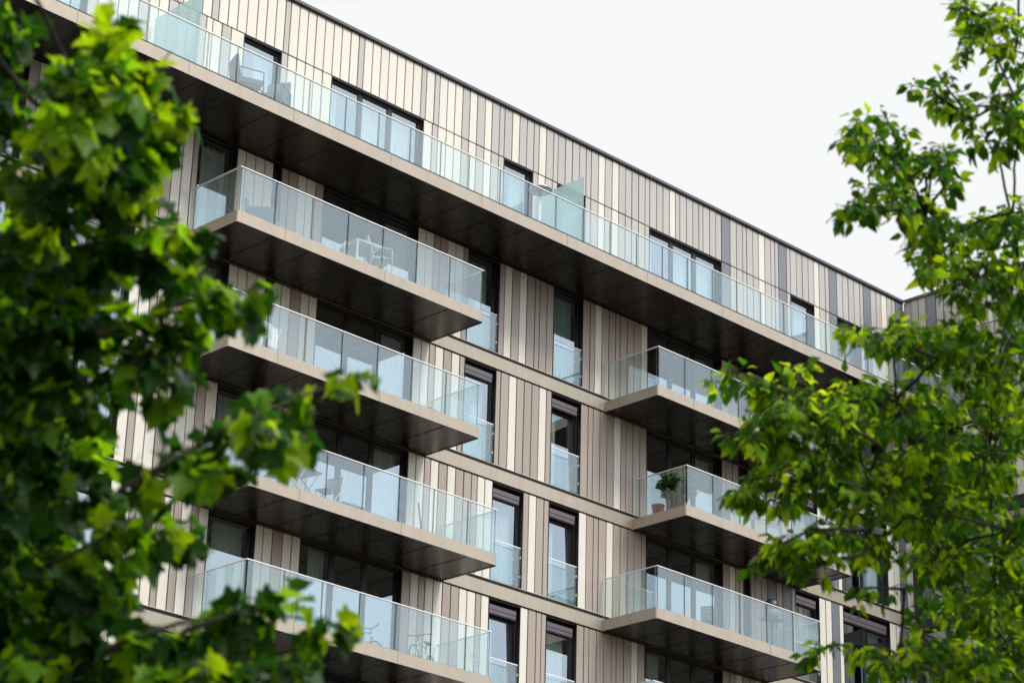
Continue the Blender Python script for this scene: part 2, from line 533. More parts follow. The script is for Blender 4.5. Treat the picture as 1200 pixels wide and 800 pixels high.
def window(xa, xb, z0, z1, panes=1, blind=0.0, guard=False, cur=(), T=None, parent=bld, frame="aubergine_frame", tilt=False, cur_m="curtain", low=0.05, wide_mull=0.1):
    """One window: dark reveal and frame, one glass sheet per light, curtain, blind box, Juliet guard."""
    mb = MB()
    mb.T = T
    ga, gb = xa + 0.012, xb - 0.012
    yg = FY + REC
    # reveal lining
    mb.box(xa, ga, FY - 0.004, yg + 0.1, z0, z1, frame)
    mb.box(gb, xb, FY - 0.004, yg + 0.1, z0, z1, frame)
    mb.box(ga, gb, FY + 0.012, yg + 0.1, z1 - 0.02, z1 - 0.002, "dark_recess")
    mb.box(ga, gb, FY + 0.0, yg + 0.1, z0 - 0.01, z0 + 0.025, frame)
    fw = 0.058
    top = z1 - 0.02
    head = top - blind
    mb.box(ga, ga + fw, yg - 0.03, yg + 0.05, z0 + 0.025, top, frame)
    mb.box(gb - fw, gb, yg - 0.03, yg + 0.05, z0 + 0.025, top, frame)
    mb.box(ga + fw, gb - fw, yg - 0.03, yg + 0.05, head - fw, head, frame)
    mb.box(ga + fw, gb - fw, yg - 0.03, yg + 0.05, z0 + 0.025, z0 + 0.025 + low, frame)
    w = (gb - ga - 2 * fw)
    edges = [ga + fw + w * i / panes for i in range(panes + 1)]
    for e in edges[1:-1]:
        mb.box(e - wide_mull / 2, e + wide_mull / 2, yg - 0.03, yg + 0.05, z0 + 0.025 + low, head - fw, frame)
    # dark room behind
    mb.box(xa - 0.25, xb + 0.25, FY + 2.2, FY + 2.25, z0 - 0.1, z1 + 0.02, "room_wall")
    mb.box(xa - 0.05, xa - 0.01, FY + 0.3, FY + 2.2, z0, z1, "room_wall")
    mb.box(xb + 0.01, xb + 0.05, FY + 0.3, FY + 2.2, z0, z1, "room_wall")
    win = mb.build("window", parent)
    for i in range(panes):
        p = MB()
        p.T = T
        a = edges[i] + (wide_mull / 2 if i else 0)
        b = edges[i + 1] - (wide_mull / 2 if i < panes - 1 else 0)
        zb, zt = z0 + 0.025 + low, head - fw
        if tilt and i == 0:
            # bottom-hung sash tilted inwards at the top
            fr = MB()
            fr.T = T
            dy = 0.06
            for (u0, u1, v0, v1) in ((a, a + 0.05, 0, 1), (b - 0.05, b, 0, 1)):
                V = [(u0, yg + 0.0, zb), (u1, yg + 0.0, zb), (u1, yg + 0.06, zb), (u0, yg + 0.06, zb),
                     (u0, yg + 0.0 + dy, zt - 0.02), (u1, yg + 0.0 + dy, zt - 0.02), (u1, yg + 0.06 + dy, zt - 0.02), (u0, yg + 0.06 + dy, zt - 0.02)]
                fr.add(V, [(0, 3, 2, 1), (4, 5, 6, 7), (0, 1, 5, 4), (1, 2, 6, 5), (2, 3, 7, 6), (3, 0, 4, 7)], frame)
            fr.box(a + 0.05, b - 0.05, yg + 0.0 + dy, yg + 0.06 + dy, zt - 0.08, zt - 0.02, frame)
            fr.box(b, b + 0.012, yg + 0.055, yg + 0.30, zb, zt, "white_sash")
            fr.build("sash", win)
            p.add([(a + 0.05, yg + 0.03, zb), (b - 0.05, yg + 0.03, zb), (b - 0.05, yg + 0.03 + dy, zt - 0.08), (a + 0.05, yg + 0.03 + dy, zt - 0.08)], [(0, 1, 2, 3)], "window_glass")
        else:
            tl = random.uniform(-0.004, 0.004)
            p.add([(a, yg + tl, zb), (b, yg - tl, zb), (b, yg - tl * 0.5, zt), (a, yg + tl, zt)], [(0, 1, 2, 3)], "window_glass")
        p.build("glass_pane", win)
        for (ci, u0, u1) in cur:
            if ci == i:
                curtain_mesh(a + (b - a) * u0, a + (b - a) * u1, z0 + 0.1, head - 0.02, FY + REC + 0.22 + random.uniform(0, .04), cur_m, T).build("curtain", win)
    if blind:
        bl = MB()
        bl.T = T
        h = (blind - 0.03) / 2
        bl.box(ga + 0.004, gb - fw - 0.004, FY + 0.07, yg - 0.035, top - 0.10 - h, top - 0.10, "blind_box")
        bl.box(ga + 0.004, gb - fw - 0.004, FY + 0.08, yg - 0.035, top - 0.112 - 1.75 * h, top - 0.112 - h, "blind_box")
        bl.box(ga + 0.02, gb - fw - 0.02, FY + 0.09, yg - 0.035, top - 0.12 - 2.0 * h, top - 0.12 - 1.75 * h, "dark_gap")
        bl.build("roller_blind", win)
    if guard:
        gd = MB()
        gd.T = T
        gd.box(xa + 0.02, xb - 0.02, FY + 0.03, FY + 0.047, z0 + 0.06, z0 + 1.06, "rail_glass")
        gob = gd.build("guard_glass", win)
        rl = MB()
        rl.T = T
        rl.box(xa + 0.016, xb - 0.016, FY + 0.026, FY + 0.051, z0 + 1.062, z0 + 1.085, "steel_rail")
        rl.build("guard_rail", win)
        for zc in (0.3, 0.8):
            rl = MB()
            rl.T = T
            rl.box(xb - 0.03, xb - 0.014, FY + 0.022, FY + 0.055, z0 + zc, z0 + zc + .06, "steel_rail")
            rl.build("guard_clamp", win)
    return win


rnd = random.Random(3)


def storey(rows, zlow, zhigh, seed, under_balc, name_extra=None, top=False):
    runs = expand(rows, XR, seed, LWG if top else LW)
    cladding("plank_cladding", runs, zlow, zhigh, grey=top)
    for a, b, k in runs:
        if k != "W":
            continue
        w = b - a
        shaded = any(x0 - 0.2 < (a + b) / 2 < x1 + 0.2 for x0, x1 in under_balc)
        xk = (round(a, 1), seed)
        if w > 2.9:
            cs = {0: [(0, 0.0, 0.45), (1, 0.1, 1.0), (2, 0.0, 0.9)], 1: [(2, 0.0, 1.0)], 2: [(0, 0.0, .3), (2, 0.3, 1)], 3: [(2, 0.1, 1.0)], 4: [(0, 0.5, 1.0)]}[seed % 5]
            window(a, b, zlow, zhigh, 3, 0.0, False, cs, frame="grey_frame" if top else "aubergine_frame", wide_mull=0.15)
        elif w > 2.0:
            window(a, b, zlow, zhigh, 2, 0.30, False, [(0, 0.0, 0.4), (1, 0.5, 1)])
        else:
            on_balc = any(x0 < (a + b) / 2 < x1 for x0, x1 in under_balc)
            if top:
                window(a, b, zlow, zhigh, 1, 0.0, False, [(0, 0.55, 1.0)] if rnd.random() < .7 else [], frame="grey_frame", wide_mull=0.1)
            else:
                tl = (seed, round(a)) in {(2, 42), (3, 42), (4, 40)}
                noblind = (seed == 1)
                guard = not (a < 34 or (a > 45 and seed in (1,)))
                window(a, b, zlow, zhigh, 1, 0.0 if (noblind or a < 34) else 0.26, guard, [(0, 0.0, 0.5)] if tl else ([(0, 0.3, 1.0)] if rnd.random() < .4 else [(0, 0, 1)]), tilt=tl,
                       cur_m="curtain_green" if (seed == 1 and a > 42) else "curtain")


LB = {0: [(30.38, 38.09)], 1: [(30.40, 38.09)], 2: [(31.26, 38.80)], 3: [(31.33, 38.73)]}
RB = {0: [(44.44, 51.3)], 1: [(45.55, 52.5)], 2: [(44.42, 51.05)], 3: [(44.3, 50.95)]}

# storeys, top to bottom; 0.07 shadow gap above each band
zU = SL[0] + 0.34
JOINT = 29.49 + CZ
ROOF = 31.0 + CZ
storey(U, zU, JOINT - 0.017, 0, [], top=True)
cladding("parapet_cladding", expand(UP, XR, 21, LWG), JOINT + 0.017, ROOF - 0.005)
for i, rows in enumerate((L3, L2, L1, L0)):
    storey(rows, SL[i + 1] + BAND + 0.09, SL[i] - 0.02, i + 1, LB[i] + RB[i])
for i in (5, 6, 7):
    storey(L0 if i % 2 else L1, SL[i] + BAND + 0.055, SL[i - 1] - 0.02, i + 1, [])
gl = MB()
gl.box(XL, XR, FY, FY + 0.3, 0, SL[7] - 0.02, "taupe_plank")
gl.build("plinth", bld)

# bands, slab edges, core and roof
for i in range(1, 8):
    mb = MB()
    x = XL
    for j in range(41):
        x2 = min(XL + 0.15 + (j + 1) * 1.048, XR)
        if x2 - x < 0.02:
            break
        mb.box(x + 0.002, x2 - 0.002, FY - 0.035, FY + 0.05, SL[i] + 0.013, SL[i] + BAND, "beige_metal")
        x = x2
    mb.box(XL, XR, FY + 0.002, FY + 0.3, SL[i] - 0.018, SL[i] + BAND + 0.088, "dark_gap")
    mb.box(XL, XR, FY - 0.02, FY + 0.0, SL[i] + BAND + 0.092, SL[i] + BAND + 0.104, "white_sash")
    mb.build("storey_band", bld)
core = MB()
for i in range(0, 8):
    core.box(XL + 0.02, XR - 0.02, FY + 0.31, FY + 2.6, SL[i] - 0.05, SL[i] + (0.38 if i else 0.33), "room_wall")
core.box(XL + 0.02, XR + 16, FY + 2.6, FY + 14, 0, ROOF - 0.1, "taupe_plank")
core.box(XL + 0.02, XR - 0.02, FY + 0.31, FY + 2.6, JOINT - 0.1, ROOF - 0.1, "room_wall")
core.box(XL + 0.02, XL + 0.2, FY + 0.05, FY + 2.6, 0, ROOF - 0.1, "taupe_plank")
core.build("building_core", bld)
mb = MB()
mb.box(XL - 0.05, XR - 0.05, FY - 0.07, FY + 0.32, ROOF, ROOF + 0.08, "coping")
mb.box(XL - 0.05, XR - 0.05, FY - 0.05, FY + 0.30, ROOF - 0.03, ROOF - 0.001, "dark_gap")
mb.build("roof_coping", bld)
mb = MB()
mb.box(XL, XR + 16, FY + 0.33, FY + 14, ROOF - 0.09, ROOF, "roof_gravel")
mb.build("roof", bld)
mb = MB()
mb.box(XL, XR, FY + 0.012, FY + 0.045, JOINT - 0.0165, JOINT + 0.0165, "dark_gap")
mb.build("joint_trim", bld)


# ------------------------------------------------------------------ balconies
def rounded_plan(x0, x1, y0, y1, r, n=5):
    """Plan outline with the two front corners rounded (front is -y)."""
    p = [(x0, y1)]
    for i in range(n + 1):
        t = math.pi + (math.pi / 2) * i / n
        p.append((x0 + r + r * math.cos(t), y0 + r + r * math.sin(t)))
    for i in range(n + 1):
        t = 1.5 * math.pi + (math.pi / 2) * i / n
        p.append((x1 - r + r * math.cos(t), y0 + r + r * math.sin(t)))
    p.append((x1, y1))
    return p


def balcony(x0, x1, zs, fascia, floor, rail_top, depth=1.93, step=1.093, joints=None, pj=None, left_end=True, right_end=True, soff_x0=None):
    yF, yB = FY - depth, FY - 0.037
    pl = rounded_plan(x0, x1, yF, yB, 0.07)
    n = len(pl)
    mb = MB()
    # fascia ring with a thin return under it
    rin = rounded_plan(x0 + 0.045, x1 - 0.045, yF + 0.045, yB, 0.10)
    for i in range(n - 1):
        a, b = pl[i], pl[i + 1]
        c, d = rin[i], rin[i + 1]
        sm = 1 < i + 1 < n - 1
        mb.add([(a[0], a[1], zs), (b[0], b[1], zs), (b[0], b[1], zs + fascia), (a[0], a[1], zs + fascia)], [(0, 1, 2, 3)], "beige_metal")
        mb.add([(a[0], a[1], zs + fascia), (b[0], b[1], zs + fascia), (d[0], d[1], zs + fascia), (c[0], c[1], zs + fascia)], [(0, 1, 2, 3)], "beige_metal")
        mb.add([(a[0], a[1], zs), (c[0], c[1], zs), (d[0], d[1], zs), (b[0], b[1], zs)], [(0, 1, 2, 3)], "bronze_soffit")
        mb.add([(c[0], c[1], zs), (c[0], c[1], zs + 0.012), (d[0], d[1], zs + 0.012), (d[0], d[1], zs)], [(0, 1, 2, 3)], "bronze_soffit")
    xj = x0 + 1.4
    while xj < x1 - 0.6:
        mb.box(xj - 0.004, xj + 0.004, yF - 0.0015, yF + 0.01, zs + 0.002, zs + fascia - 0.002, "aubergine_frame")
        xj += 3.05
    ob = mb.build("balcony", bld)
    # thin joints in the fascia cover
    # soffit panels
    s = MB()
    js = joints or [x0 + 0.02 + step * k for k in range(1, int((x1 - x0) / step) + 1)]
    js = [j for j in js if x0 + 0.3 < j < x1 - 0.25]
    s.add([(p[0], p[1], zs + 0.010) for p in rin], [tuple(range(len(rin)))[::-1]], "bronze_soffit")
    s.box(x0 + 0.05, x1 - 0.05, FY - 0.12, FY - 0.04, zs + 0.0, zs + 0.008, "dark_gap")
    for j in js:
        s.box(j - 0.008, j + 0.008, yF + 0.06, yB - 0.09, zs + 0.0015, zs + 0.006, "dark_gap")
    s.build("soffit", ob)
    fl = MB()
    fl.add([(p[0], p[1], floor) for p in rounded_plan(x0 + 0.03, x1 - 0.03, yF + 0.03, yB, 0.05)], [tuple(range(n))], "floor_deck")
    fl.build("deck", ob)
    # glass
    zg0, zg1 = zs + fascia + 0.003, rail_top - 0.02
    yg = yF + 0.035
    es = [x0 + 0.06] + (pj or [x0 + step * k for k in range(1, int(round((x1 - x0) / step)))]) + [x1 - 0.06]
    for a, b in zip(es[:-1], es[1:]):
        q = MB()
        t = random.uniform(-0.003, 0.003)
        a2, b2 = a + 0.012, b - 0.012
        q.add([(a2, yg + t, zg0), (b2, yg - t, zg0), (b2, yg - t, zg1), (a2, yg + t, zg1),
               (a2, yg + t + 0.017, zg0), (b2, yg - t + 0.017, zg0), (b2, yg - t + 0.017, zg1), (a2, yg + t + 0.017, zg1)],
              [(0, 1, 2, 3), (5, 4, 7, 6)], "rail_glass")
        q.add([(a2, yg + t, zg0), (a2, yg + t, zg1), (a2, yg + t + 0.017, zg1), (a2, yg + t + 0.017, zg0), (b2, yg - t, zg0), (b2, yg - t, zg1), (b2, yg - t + 0.017, zg1), (b2, yg - t + 0.017, zg0)],
              [(0, 1, 2, 3), (7, 6, 5, 4)], "glass_edge")
        q.build("glass_panel", ob)
    for flag, xe in ((left_end, x0 + 0.035), (right_end, x1 - 0.052)):
        if not flag:
            continue
        q = MB()
        q.box(xe, xe + 0.017, yF + 0.075, FY - 0.07, zg0, zg1, "rail_glass")
        q.build("glass_panel", ob)
    # handrail
    h = MB()
    h.box(x0 + 0.02, x1 - 0.02, yF + 0.018, yF + 0.062, zg1 + 0.001, rail_top, "steel_rail")
    if left_end:
        h.box(x0 + 0.021, x0 + 0.062, yF + 0.063, FY - 0.06, zg1 + 0.001, rail_top, "steel_rail")
    if right_end:
        h.box(x1 - 0.062, x1 - 0.021, yF + 0.063, FY - 0.06, zg1 + 0.001, rail_top, "steel_rail")
    h.build("handrail", ob)
    return ob


mat("glass_edge", (0.10, 0.17, 0.17), 0.3, 0, 0.05)

ux = [17.0 + 1.04 * k for k in range(40)]
u_j = [16.2 + 1.03 * k for k in range(12)] + [29.2, 30.05, 31.2, 32.22, 33.35, 34.4, 35.44, 36.45, 37.42, 38.5, 39.5, 40.51, 41.52, 42.55, 43.57, 44.59, 45.6, 46.62, 47.65, 48.67, 49.68, 50.69, 51.56, 52.44, 53.5, 54.5, 55.5, 56.5]
u_s = [15.6 + 1.035 * k for k in range(17)] + [33.23, 34.28, 35.34, 36.39, 37.42, 38.45, 39.49, 40.53, 41.57] + [41.57 + 1.035 * k for k in range(1, 16)]
ub = balcony(15.1, 57.9, SL[0], 0.31, zU + 0.03, 27.76 + CZ, 1.97, 1.04, u_s, u_j, True, False)
for i in range(4):
    z = SL[i + 1]
    for (x0, x1) in LB[i] + RB[i]:
        balcony(x0, x1, z, 0.285, z + 0.30, z + 1.39)
# frosted privacy screens across the top balcony
for xs in (28.98, 41.6):
    q = MB()
    y0 = FY - 0.08
    zt = 28.72 + CZ
    q.add([(xs, FY - 1.86, zU + 0.1), (xs, y0, zU + 0.1), (xs, y0, zt), (xs, FY - 1.86, zt)], [(0, 1, 2, 3)], "screen_glass")
    q.build("privacy_screen", ub)

# ------------------------------------------------------------------ wing standing forward on the right
WX, WL = 58.0, 4.7


def TW(u, v, z):
    """Facade coordinates (u along the wing towards the street, v depth) -> world; the wing faces -x."""
    return (WX + (v - FY), FY - u, z)


def wing_storey(z0, z1, seed, grey=False):
    rows = [(0.12, "W"), (2.0, "*c")]
    runs = expand(rows, WL, seed, {"c": 0.7, "t": 0.2, "s": 0.1} if not grey else {"g": .8, "c": .1, "s": .1})
    cladding("wing_cladding", runs, z0, z1, TW)
    for a, b, k in runs:
        if k == "W":
            window(a, b, z0, z1, 2, 0.0, False, [(0, 0, .3)], TW, frame="grey_frame", wide_mull=.12)


for i in range(4):
    wing_storey(SL[i + 1] + BAND + 0.055, SL[i] - 0.02, 40 + i)
wing_storey(SL[0] + 0.34, JOINT - 0.017, 50, True)
cladding("wing_parapet", expand([(0.0, "*c")], WL, 51, {"g": .75, "c": .12, "s": .13}), JOINT + .012, ROOF - .005, TW)
for i in range(0, 5):
    mb = MB()
    mb.T = TW
    mb.box(0.04, WL, FY - 0.03, FY + 0.3, SL[i], SL[i] + (BAND + 0.05), "grey_frame")
    mb.build("wing_band", bld)


def TE(u, v, z):
    """End wall of the wing, facing the street."""
    return (WX + u, v - WL, z)


for i in range(5):
    cladding("wing_cladding", expand([(0.05, "*c")], 16.0, 60 + i, {"c": 0.6, "t": 0.3, "s": 0.1}), SL[i] + BAND + .06, (ROOF if i == 0 else SL[i - 1]) - .02, TE)
    mb = MB()
    mb.T = TE
    mb.box(0.05, 16, FY - .03, FY + .3, SL[i], SL[i] + BAND + .05, "grey_frame")
    mb.build("wing_band", bld)
mb = MB()
mb.T = TE
mb.box(0.34, 16, FY - .06, FY + .32, ROOF, ROOF + .08, "coping")
mb.box(0, 16, FY + .02, FY + .3, 0, SL[4] - .02, "taupe_plank")
mb.build("wing_coping", bld)
mb = MB()
mb.box(WX + 0.31, WX + 16, FY - WL + .31, FY + 2.59, 0, ROOF - 0.1, "taupe_plank")
mb.build("wing_core", bld)
mb = MB()
mb.T = TW
mb.box(0.08, WL + .05, FY - 0.07, FY + 0.32, ROOF, ROOF + 0.08, "coping")
mb.build("wing_coping", bld)
mb = MB()
mb.T = TW
mb.box(0, WL, FY, FY + 0.3, 0, SL[4] - 0.02, "taupe_plank")
mb.build("wing_plinth", bld)

# ------------------------------------------------------------------ things on the balconies
D3, D2, D1, D0 = [SL[i] + 0.30 for i in (1, 2, 3, 4)]
DU = zU + 0.03


def bar(mb, p, q, w, m):
    mb.tube([p, q], w, m, 6)


# white sling armchairs and table, second balcony from the top on the left
ch = empty("garden_chair", (34.18, FY - 1.05, D3), math.radians(-75))
tag(ch, "white sling garden chair at the left end of the white balcony table", "chair", "white chairs at the balcony table")
m = MB()
m.add([(-.24, -.22, .43), (.24, -.22, .43), (.24, .22, .40), (-.24, .22, .40), (-.24, -.22, .41), (.24, -.22, .41), (.24, .22, .38), (-.24, .22, .38)], [(0, 1, 2, 3), (7, 6, 5, 4), (0, 4, 5, 1), (1, 5, 6, 2), (2, 6, 7, 3), (3, 7, 4, 0)], "sling_white")
local_build(m, "seat", ch)
m = MB()
m.add([(-.24, .22, .42), (.24, .22, .42), (.24, .36, .92), (-.24, .36, .92), (-.24, .24, .42), (.24, .24, .42), (.24, .38, .92), (-.24, .38, .92)], [(0, 1, 2, 3), (7, 6, 5, 4), (0, 4, 5, 1), (1, 5, 6, 2), (2, 6, 7, 3), (3, 7, 4, 0)], "sling_white")
local_build(m, "backrest", ch)
for s in (-1, 1):
    m = MB()
    m.tube([(s * .26, -.24, 0), (s * .26, -.24, .62), (s * .26, -.2, .65), (s * .26, .2, .65), (s * .26, .30, .66)], .014, "white_paint", 6)
    local_build(m, "armrest", ch)
    m = MB()
    m.tube([(s * .255, .34, 0), (s * .255, .22, .42), (s * .255, .37, .93)], .014, "white_paint", 6)
    local_build(m, "leg", ch)
c2 = copy_thing(ch, (35.02, FY - 1.5, D3), math.radians(62))
c2["label"] = "white sling garden chair at the right end of the white balcony table"

tb = empty("garden_table", (34.65, FY - 1.25, D3), math.radians(-8))
tag(tb, "white square-legged garden table between two white sling chairs", "table")
m = MB()
m.box(-.38, .38, -.38, .38, .69, .73, "white_paint")
local_build(m, "table_top", tb)
for sx in (-1, 1):
    for sy in (-1, 1):
        m = MB()
        m.box(sx * .35 - .025, sx * .35 + .025, sy * .35 - .025, sy * .35 + .025, 0, .69, "white_paint")
        local_build(m, "leg", tb)

# grey corner armchair
ac = empty("armchair", (31.72, FY - 1.15, D3), math.radians(48))
tag(ac, "dark grey outdoor armchair turned corner-on near the left end of its balcony", "armchair")
m = MB()
m.box(-.32, .32, -.34, .28, .22, .42, "grey_fabric")
local_build(m, "seat", ac)
m = MB()
m.add([(-.36, .26, .2), (.36, .26, .2), (.36, .38, .2), (-.36, .38, .2), (-.36, .34, .80), (.36, .34, .80), (.36, .44, .80), (-.36, .44, .80)], [(0, 3, 2, 1), (4, 5, 6, 7), (0, 1, 5, 4), (1, 2, 6, 5), (2, 3, 7, 6), (3, 0, 4, 7)], "grey_fabric")
local_build(m, "backrest", ac)
for s in (-1, 1):
    m = MB()
    m.box(s * .38 - .05, s * .38 + .05, -.34, .30, .12, .58, "grey_fabric")
    local_build(m, "armrest", ac)
m = MB()
for sx in (-1, 1):
    for sy in (-.3, .3):
        m.box(sx * .34 - .02, sx * .34 + .02, sy - .02, sy + .02, 0, .22, "dark_metal")
local_build(m, "foot_frame", ac)

# drying rack with laundry on the balcony below
dr = empty("drying_rack", (31.9, FY - 0.95, D2), math.radians(6))
tag(dr, "folding drying rack hung with white and lilac laundry behind balcony glass", "drying rack")
m = MB()
for s in (-1, 1):
    for k in (-1, 1):
        m.tube([(s * .6, -k * .28, 0), (s * .6, k * .22, 1.0)], .012, "white_paint", 6)
for t in np.linspace(-.25, .25, 6):
    m.tube([(-.6, t, .98), (.6, t, .98)], .007, "white_paint", 5)
local_build(m, "frame", dr)
for k, (xa, xb, y, h, mm) in enumerate(((-.55, -.15, -.25, .52, "laundry"), (-.1, .25, -.25, .40, "laundry_lilac"), (.28, .56, -.15, .50, "laundry"), (-.3, .1, .05, .55, "laundry"), (.12, .5, .25, .45, "laundry"))):
    m = MB()
    V, F = [], []
    for i in range(9):
        for j in range(6):
            V.append((xa + (xb - xa) * i / 8, y + .02 * math.sin(i * 1.3 + k) * (j / 5 + .3), .99 - h * j / 5 - .012 * math.sin(i * .8 + k) * j / 5))
    for i in range(8):
        for j in range(5):
            F.append((i * 6 + j, (i + 1) * 6 + j, (i + 1) * 6 + j + 1, i * 6 + j + 1))
    m.add(V, F, mm, True)
    local_build(m, "laundry_cloth", dr)

# small white side table at the right end of that balcony
st = empty("side_table", (37.55, FY - .7, D2), math.radians(10))
tag(st, "small side table with white legs at the right end of the balcony", "side table")
m = MB()
m.box(-.3, .3, -.22, .22, .50, .53, "grey_wood")
local_build(m, "table_top", st)
for sx in (-1, 1):
    for sy in (-1, 1):
        m = MB()
        m.box(sx * .26 - .018, sx * .26 + .018, sy * .18 - .018, sy * .18 + .018, 0, .50, "white_paint")
        local_build(m, "leg", st)


# folding bistro set
def folding_chair(loc, rz, label):
    c = empty("folding_chair", loc, rz)
    tag(c, label, "folding chair", "slatted folding chairs on the balcony")
    m = MB()
    for k in range(5):
        m.box(-.21, .21, -.20 + k * .085, -.135 + k * .085, .44, .455, "grey_wood")
    local_build(m, "seat", c)
    m = MB()
    for k in range(5):
        z = .56 + k * .066
        y = .26 + (z - .5) * .22
        m.box(-.20, .20, y, y + .016, z, z + .045, "grey_wood")
    local_build(m, "backrest", c)
    for s in (-1, 1):
        m = MB()
        m.tube([(s * .225, -.24, 0), (s * .225, .20, .44), (s * .225, .37, .93)], .016, "pale_wood", 6)
        m.tube([(s * .205, .26, 0), (s * .205, -.2, .44)], .014, "pale_wood", 6)
        local_build(m, "leg", c)
    return c


folding_chair((34.02, FY - 1.25, D1), math.radians(-70), "slatted folding chair standing to the right of the dark grey folding table")
folding_chair((32.55, FY - 1.2, D1), math.radians(75), "slatted folding chair standing to the left of the dark grey folding table")
ft = empty("folding_table", (33.28, FY - 1.25, D1), math.radians(12))
tag(ft, "dark grey folding balcony table between two slatted chairs", "table")
m = MB()
for k in range(7):
    m.box(-.33, .33, -.33 + k * .0945, -.245 + k * .0945, .70, .72, "grey_wood")
m.box(-.3, .3, -.25, -.21, .68, .70, "grey_wood")
m.box(-.3, .3, .21, .25, .68, .70, "grey_wood")
local_build(m, "table_top", ft)
for s in (-1, 1):
    m = MB()
    m.tube([(s * .27, -.3, 0), (s * .27, .28, .69)], .015, "pale_wood", 6)
    m.tube([(s * .24, .3, 0), (s * .24, -.28, .69)], .015, "pale_wood", 6)
    local_build(m, "leg", ft)

pt = MB()
pt.box(34.65, 35.25, FY - 1.12, FY - .92, D1, D1 + .36, "grey_pot")
pt.box(34.63, 35.27, FY - 1.14, FY - .90, D1 + .36, D1 + .40, "grey_pot")
tag(pt.build("plant_trough", None, (34.95, FY - 1, D1)), "long narrow dark grey trough behind the glass in front of the middle window light", "planter")
pp = MB()  # plain slim pole, no awning on it
pp.tube([(37.95, FY - .28, D1), (37.85, FY - .12, D1 + 1.42)], [.022, .018], "dark_metal", 8)
pp.lathe((37.95, FY - .29, D1), [(.05, 0), (.05, .04), (.03, .06)], "dark_metal", 8)
tag(pp.build("leaning_pole", None, (37.95, FY - .28, D1)), "slim dark pole leaning on the taupe plank beside the balcony doors", "pole")


# bicycles
def bicycle(loc, rz, label, sc=1.0):
    b = empty("bicycle", loc, rz)
    tag(b, label, "bicycle", "bicycles on the lowest balcony")
    b.scale = (sc, sc, sc)
    R = .33
    for nme, x in (("front_wheel", .52), ("rear_wheel", -.50)):
        w = MB()
        w.torus((x, 0, R), R - .03, .009, (0, 1, 0), "bike_silver", 28, 6)
        for k in range(14):
            a = 2 * math.pi * k / 14
            w.tube([(x, 0, R), (x + (R - .03) * math.cos(a), 0, R + (R - .03) * math.sin(a))], .0022, "bike_silver", 4)
        w.lathe((x, 0, R), [(.015, -.03), (.015, .03)], "dark_metal", 8)
        wo = local_build(w, nme, b)
        ty = MB()
        ty.torus((x, 0, R), R - .012, .019, (0, 1, 0), "rubber", 32, 6)
        local_build(ty, "tyre", wo)
    f = MB()
    bb, seat, head, headt = (-.05, 0, .28), (-.20, 0, .74), (.36, 0, .66), (.33, 0, .80)
    for p, q, r in ((bb, seat, .017), (seat, headt, .017), (bb, head, .02), (bb, (-.50, .05, R), .010), (bb, (-.50, -.05, R), .010), (seat, (-.50, .05, R), .008), (seat, (-.50, -.05, R), .008), (head, headt, .02), (head, (.52, .05, R), .012), (head, (.52, -.05, R), .012)):
        bar(f, p, q, r, "bike_silver")
    local_build(f, "frame", b)
    h = MB()
    bar(h, headt, (.31, 0, .92), .013, "dark_metal")
    h.tube([(.20, -.30, .97), (.30, -.22, .96), (.34, 0, .92), (.30, .22, .96), (.20, .30, .97)], .013, "dark_metal", 6)
    local_build(h, "handlebar", b)
    s = MB()
    bar(s, seat, (-.225, 0, .88), .013, "dark_metal")
    s.add([(-.37, -.08, .91), (-.37, .08, .91), (-.2, .06, .92), (-.05, .02, .90), (-.05, -.02, .90), (-.2, -.06, .92),
           (-.36, -.06, .87), (-.36, .06, .87), (-.2, .03, .87), (-.06, .01, .88), (-.06, -.01, .88), (-.2, -.03, .87)],
          [(0, 5, 4, 3, 2, 1), (6, 7, 8, 9, 10, 11), (0, 1, 7, 6), (1, 2, 8, 7), (2, 3, 9, 8), (3, 4, 10, 9), (4, 5, 11, 10), (5, 0, 6, 11)], "rubber")
    local_build(s, "saddle", b)
    c = MB()
    c.torus((-.05, -.05, .28), .085, .006, (0, 1, 0), "dark_metal", 16, 4)
    c.tube([(-.05, -.06, .28), (.06, -.06, .15)], .009, "dark_metal", 5)
    c.tube([(-.05, .06, .28), (-.16, .06, .41)], .009, "dark_metal", 5)
    local_build(c, "crank", b)
    return b


bicycle((36.0, FY - .42, D0), math.radians(8), "silver bicycle standing before the balcony door panes, partly behind leaves", 1.0)
bicycle((37.75, FY - .6, D0), math.radians(205), "silver bicycle with black saddle parked before the cream planks at the balcony end", 1.0)

# plants on the middle right balcony
pl = empty("potted_plant", (45.98, FY - 1.25, D2))
tag(pl, "tall leafy green plant in a dark pot at the balcony corner", "potted plant")
m = MB()
m.lathe((0, 0, 0), [(.15, 0), (.19, .36), (.205, .38), (.205, .42), (.18, .42), (.17, .39)], "dark_metal", 18)
pot = local_build(m, "pot", pl)
m = MB()
m.lathe((0, 0, .37), [(.165, 0), (.10, .025)], "soil", 14)
local_build(m, "soil", pot)


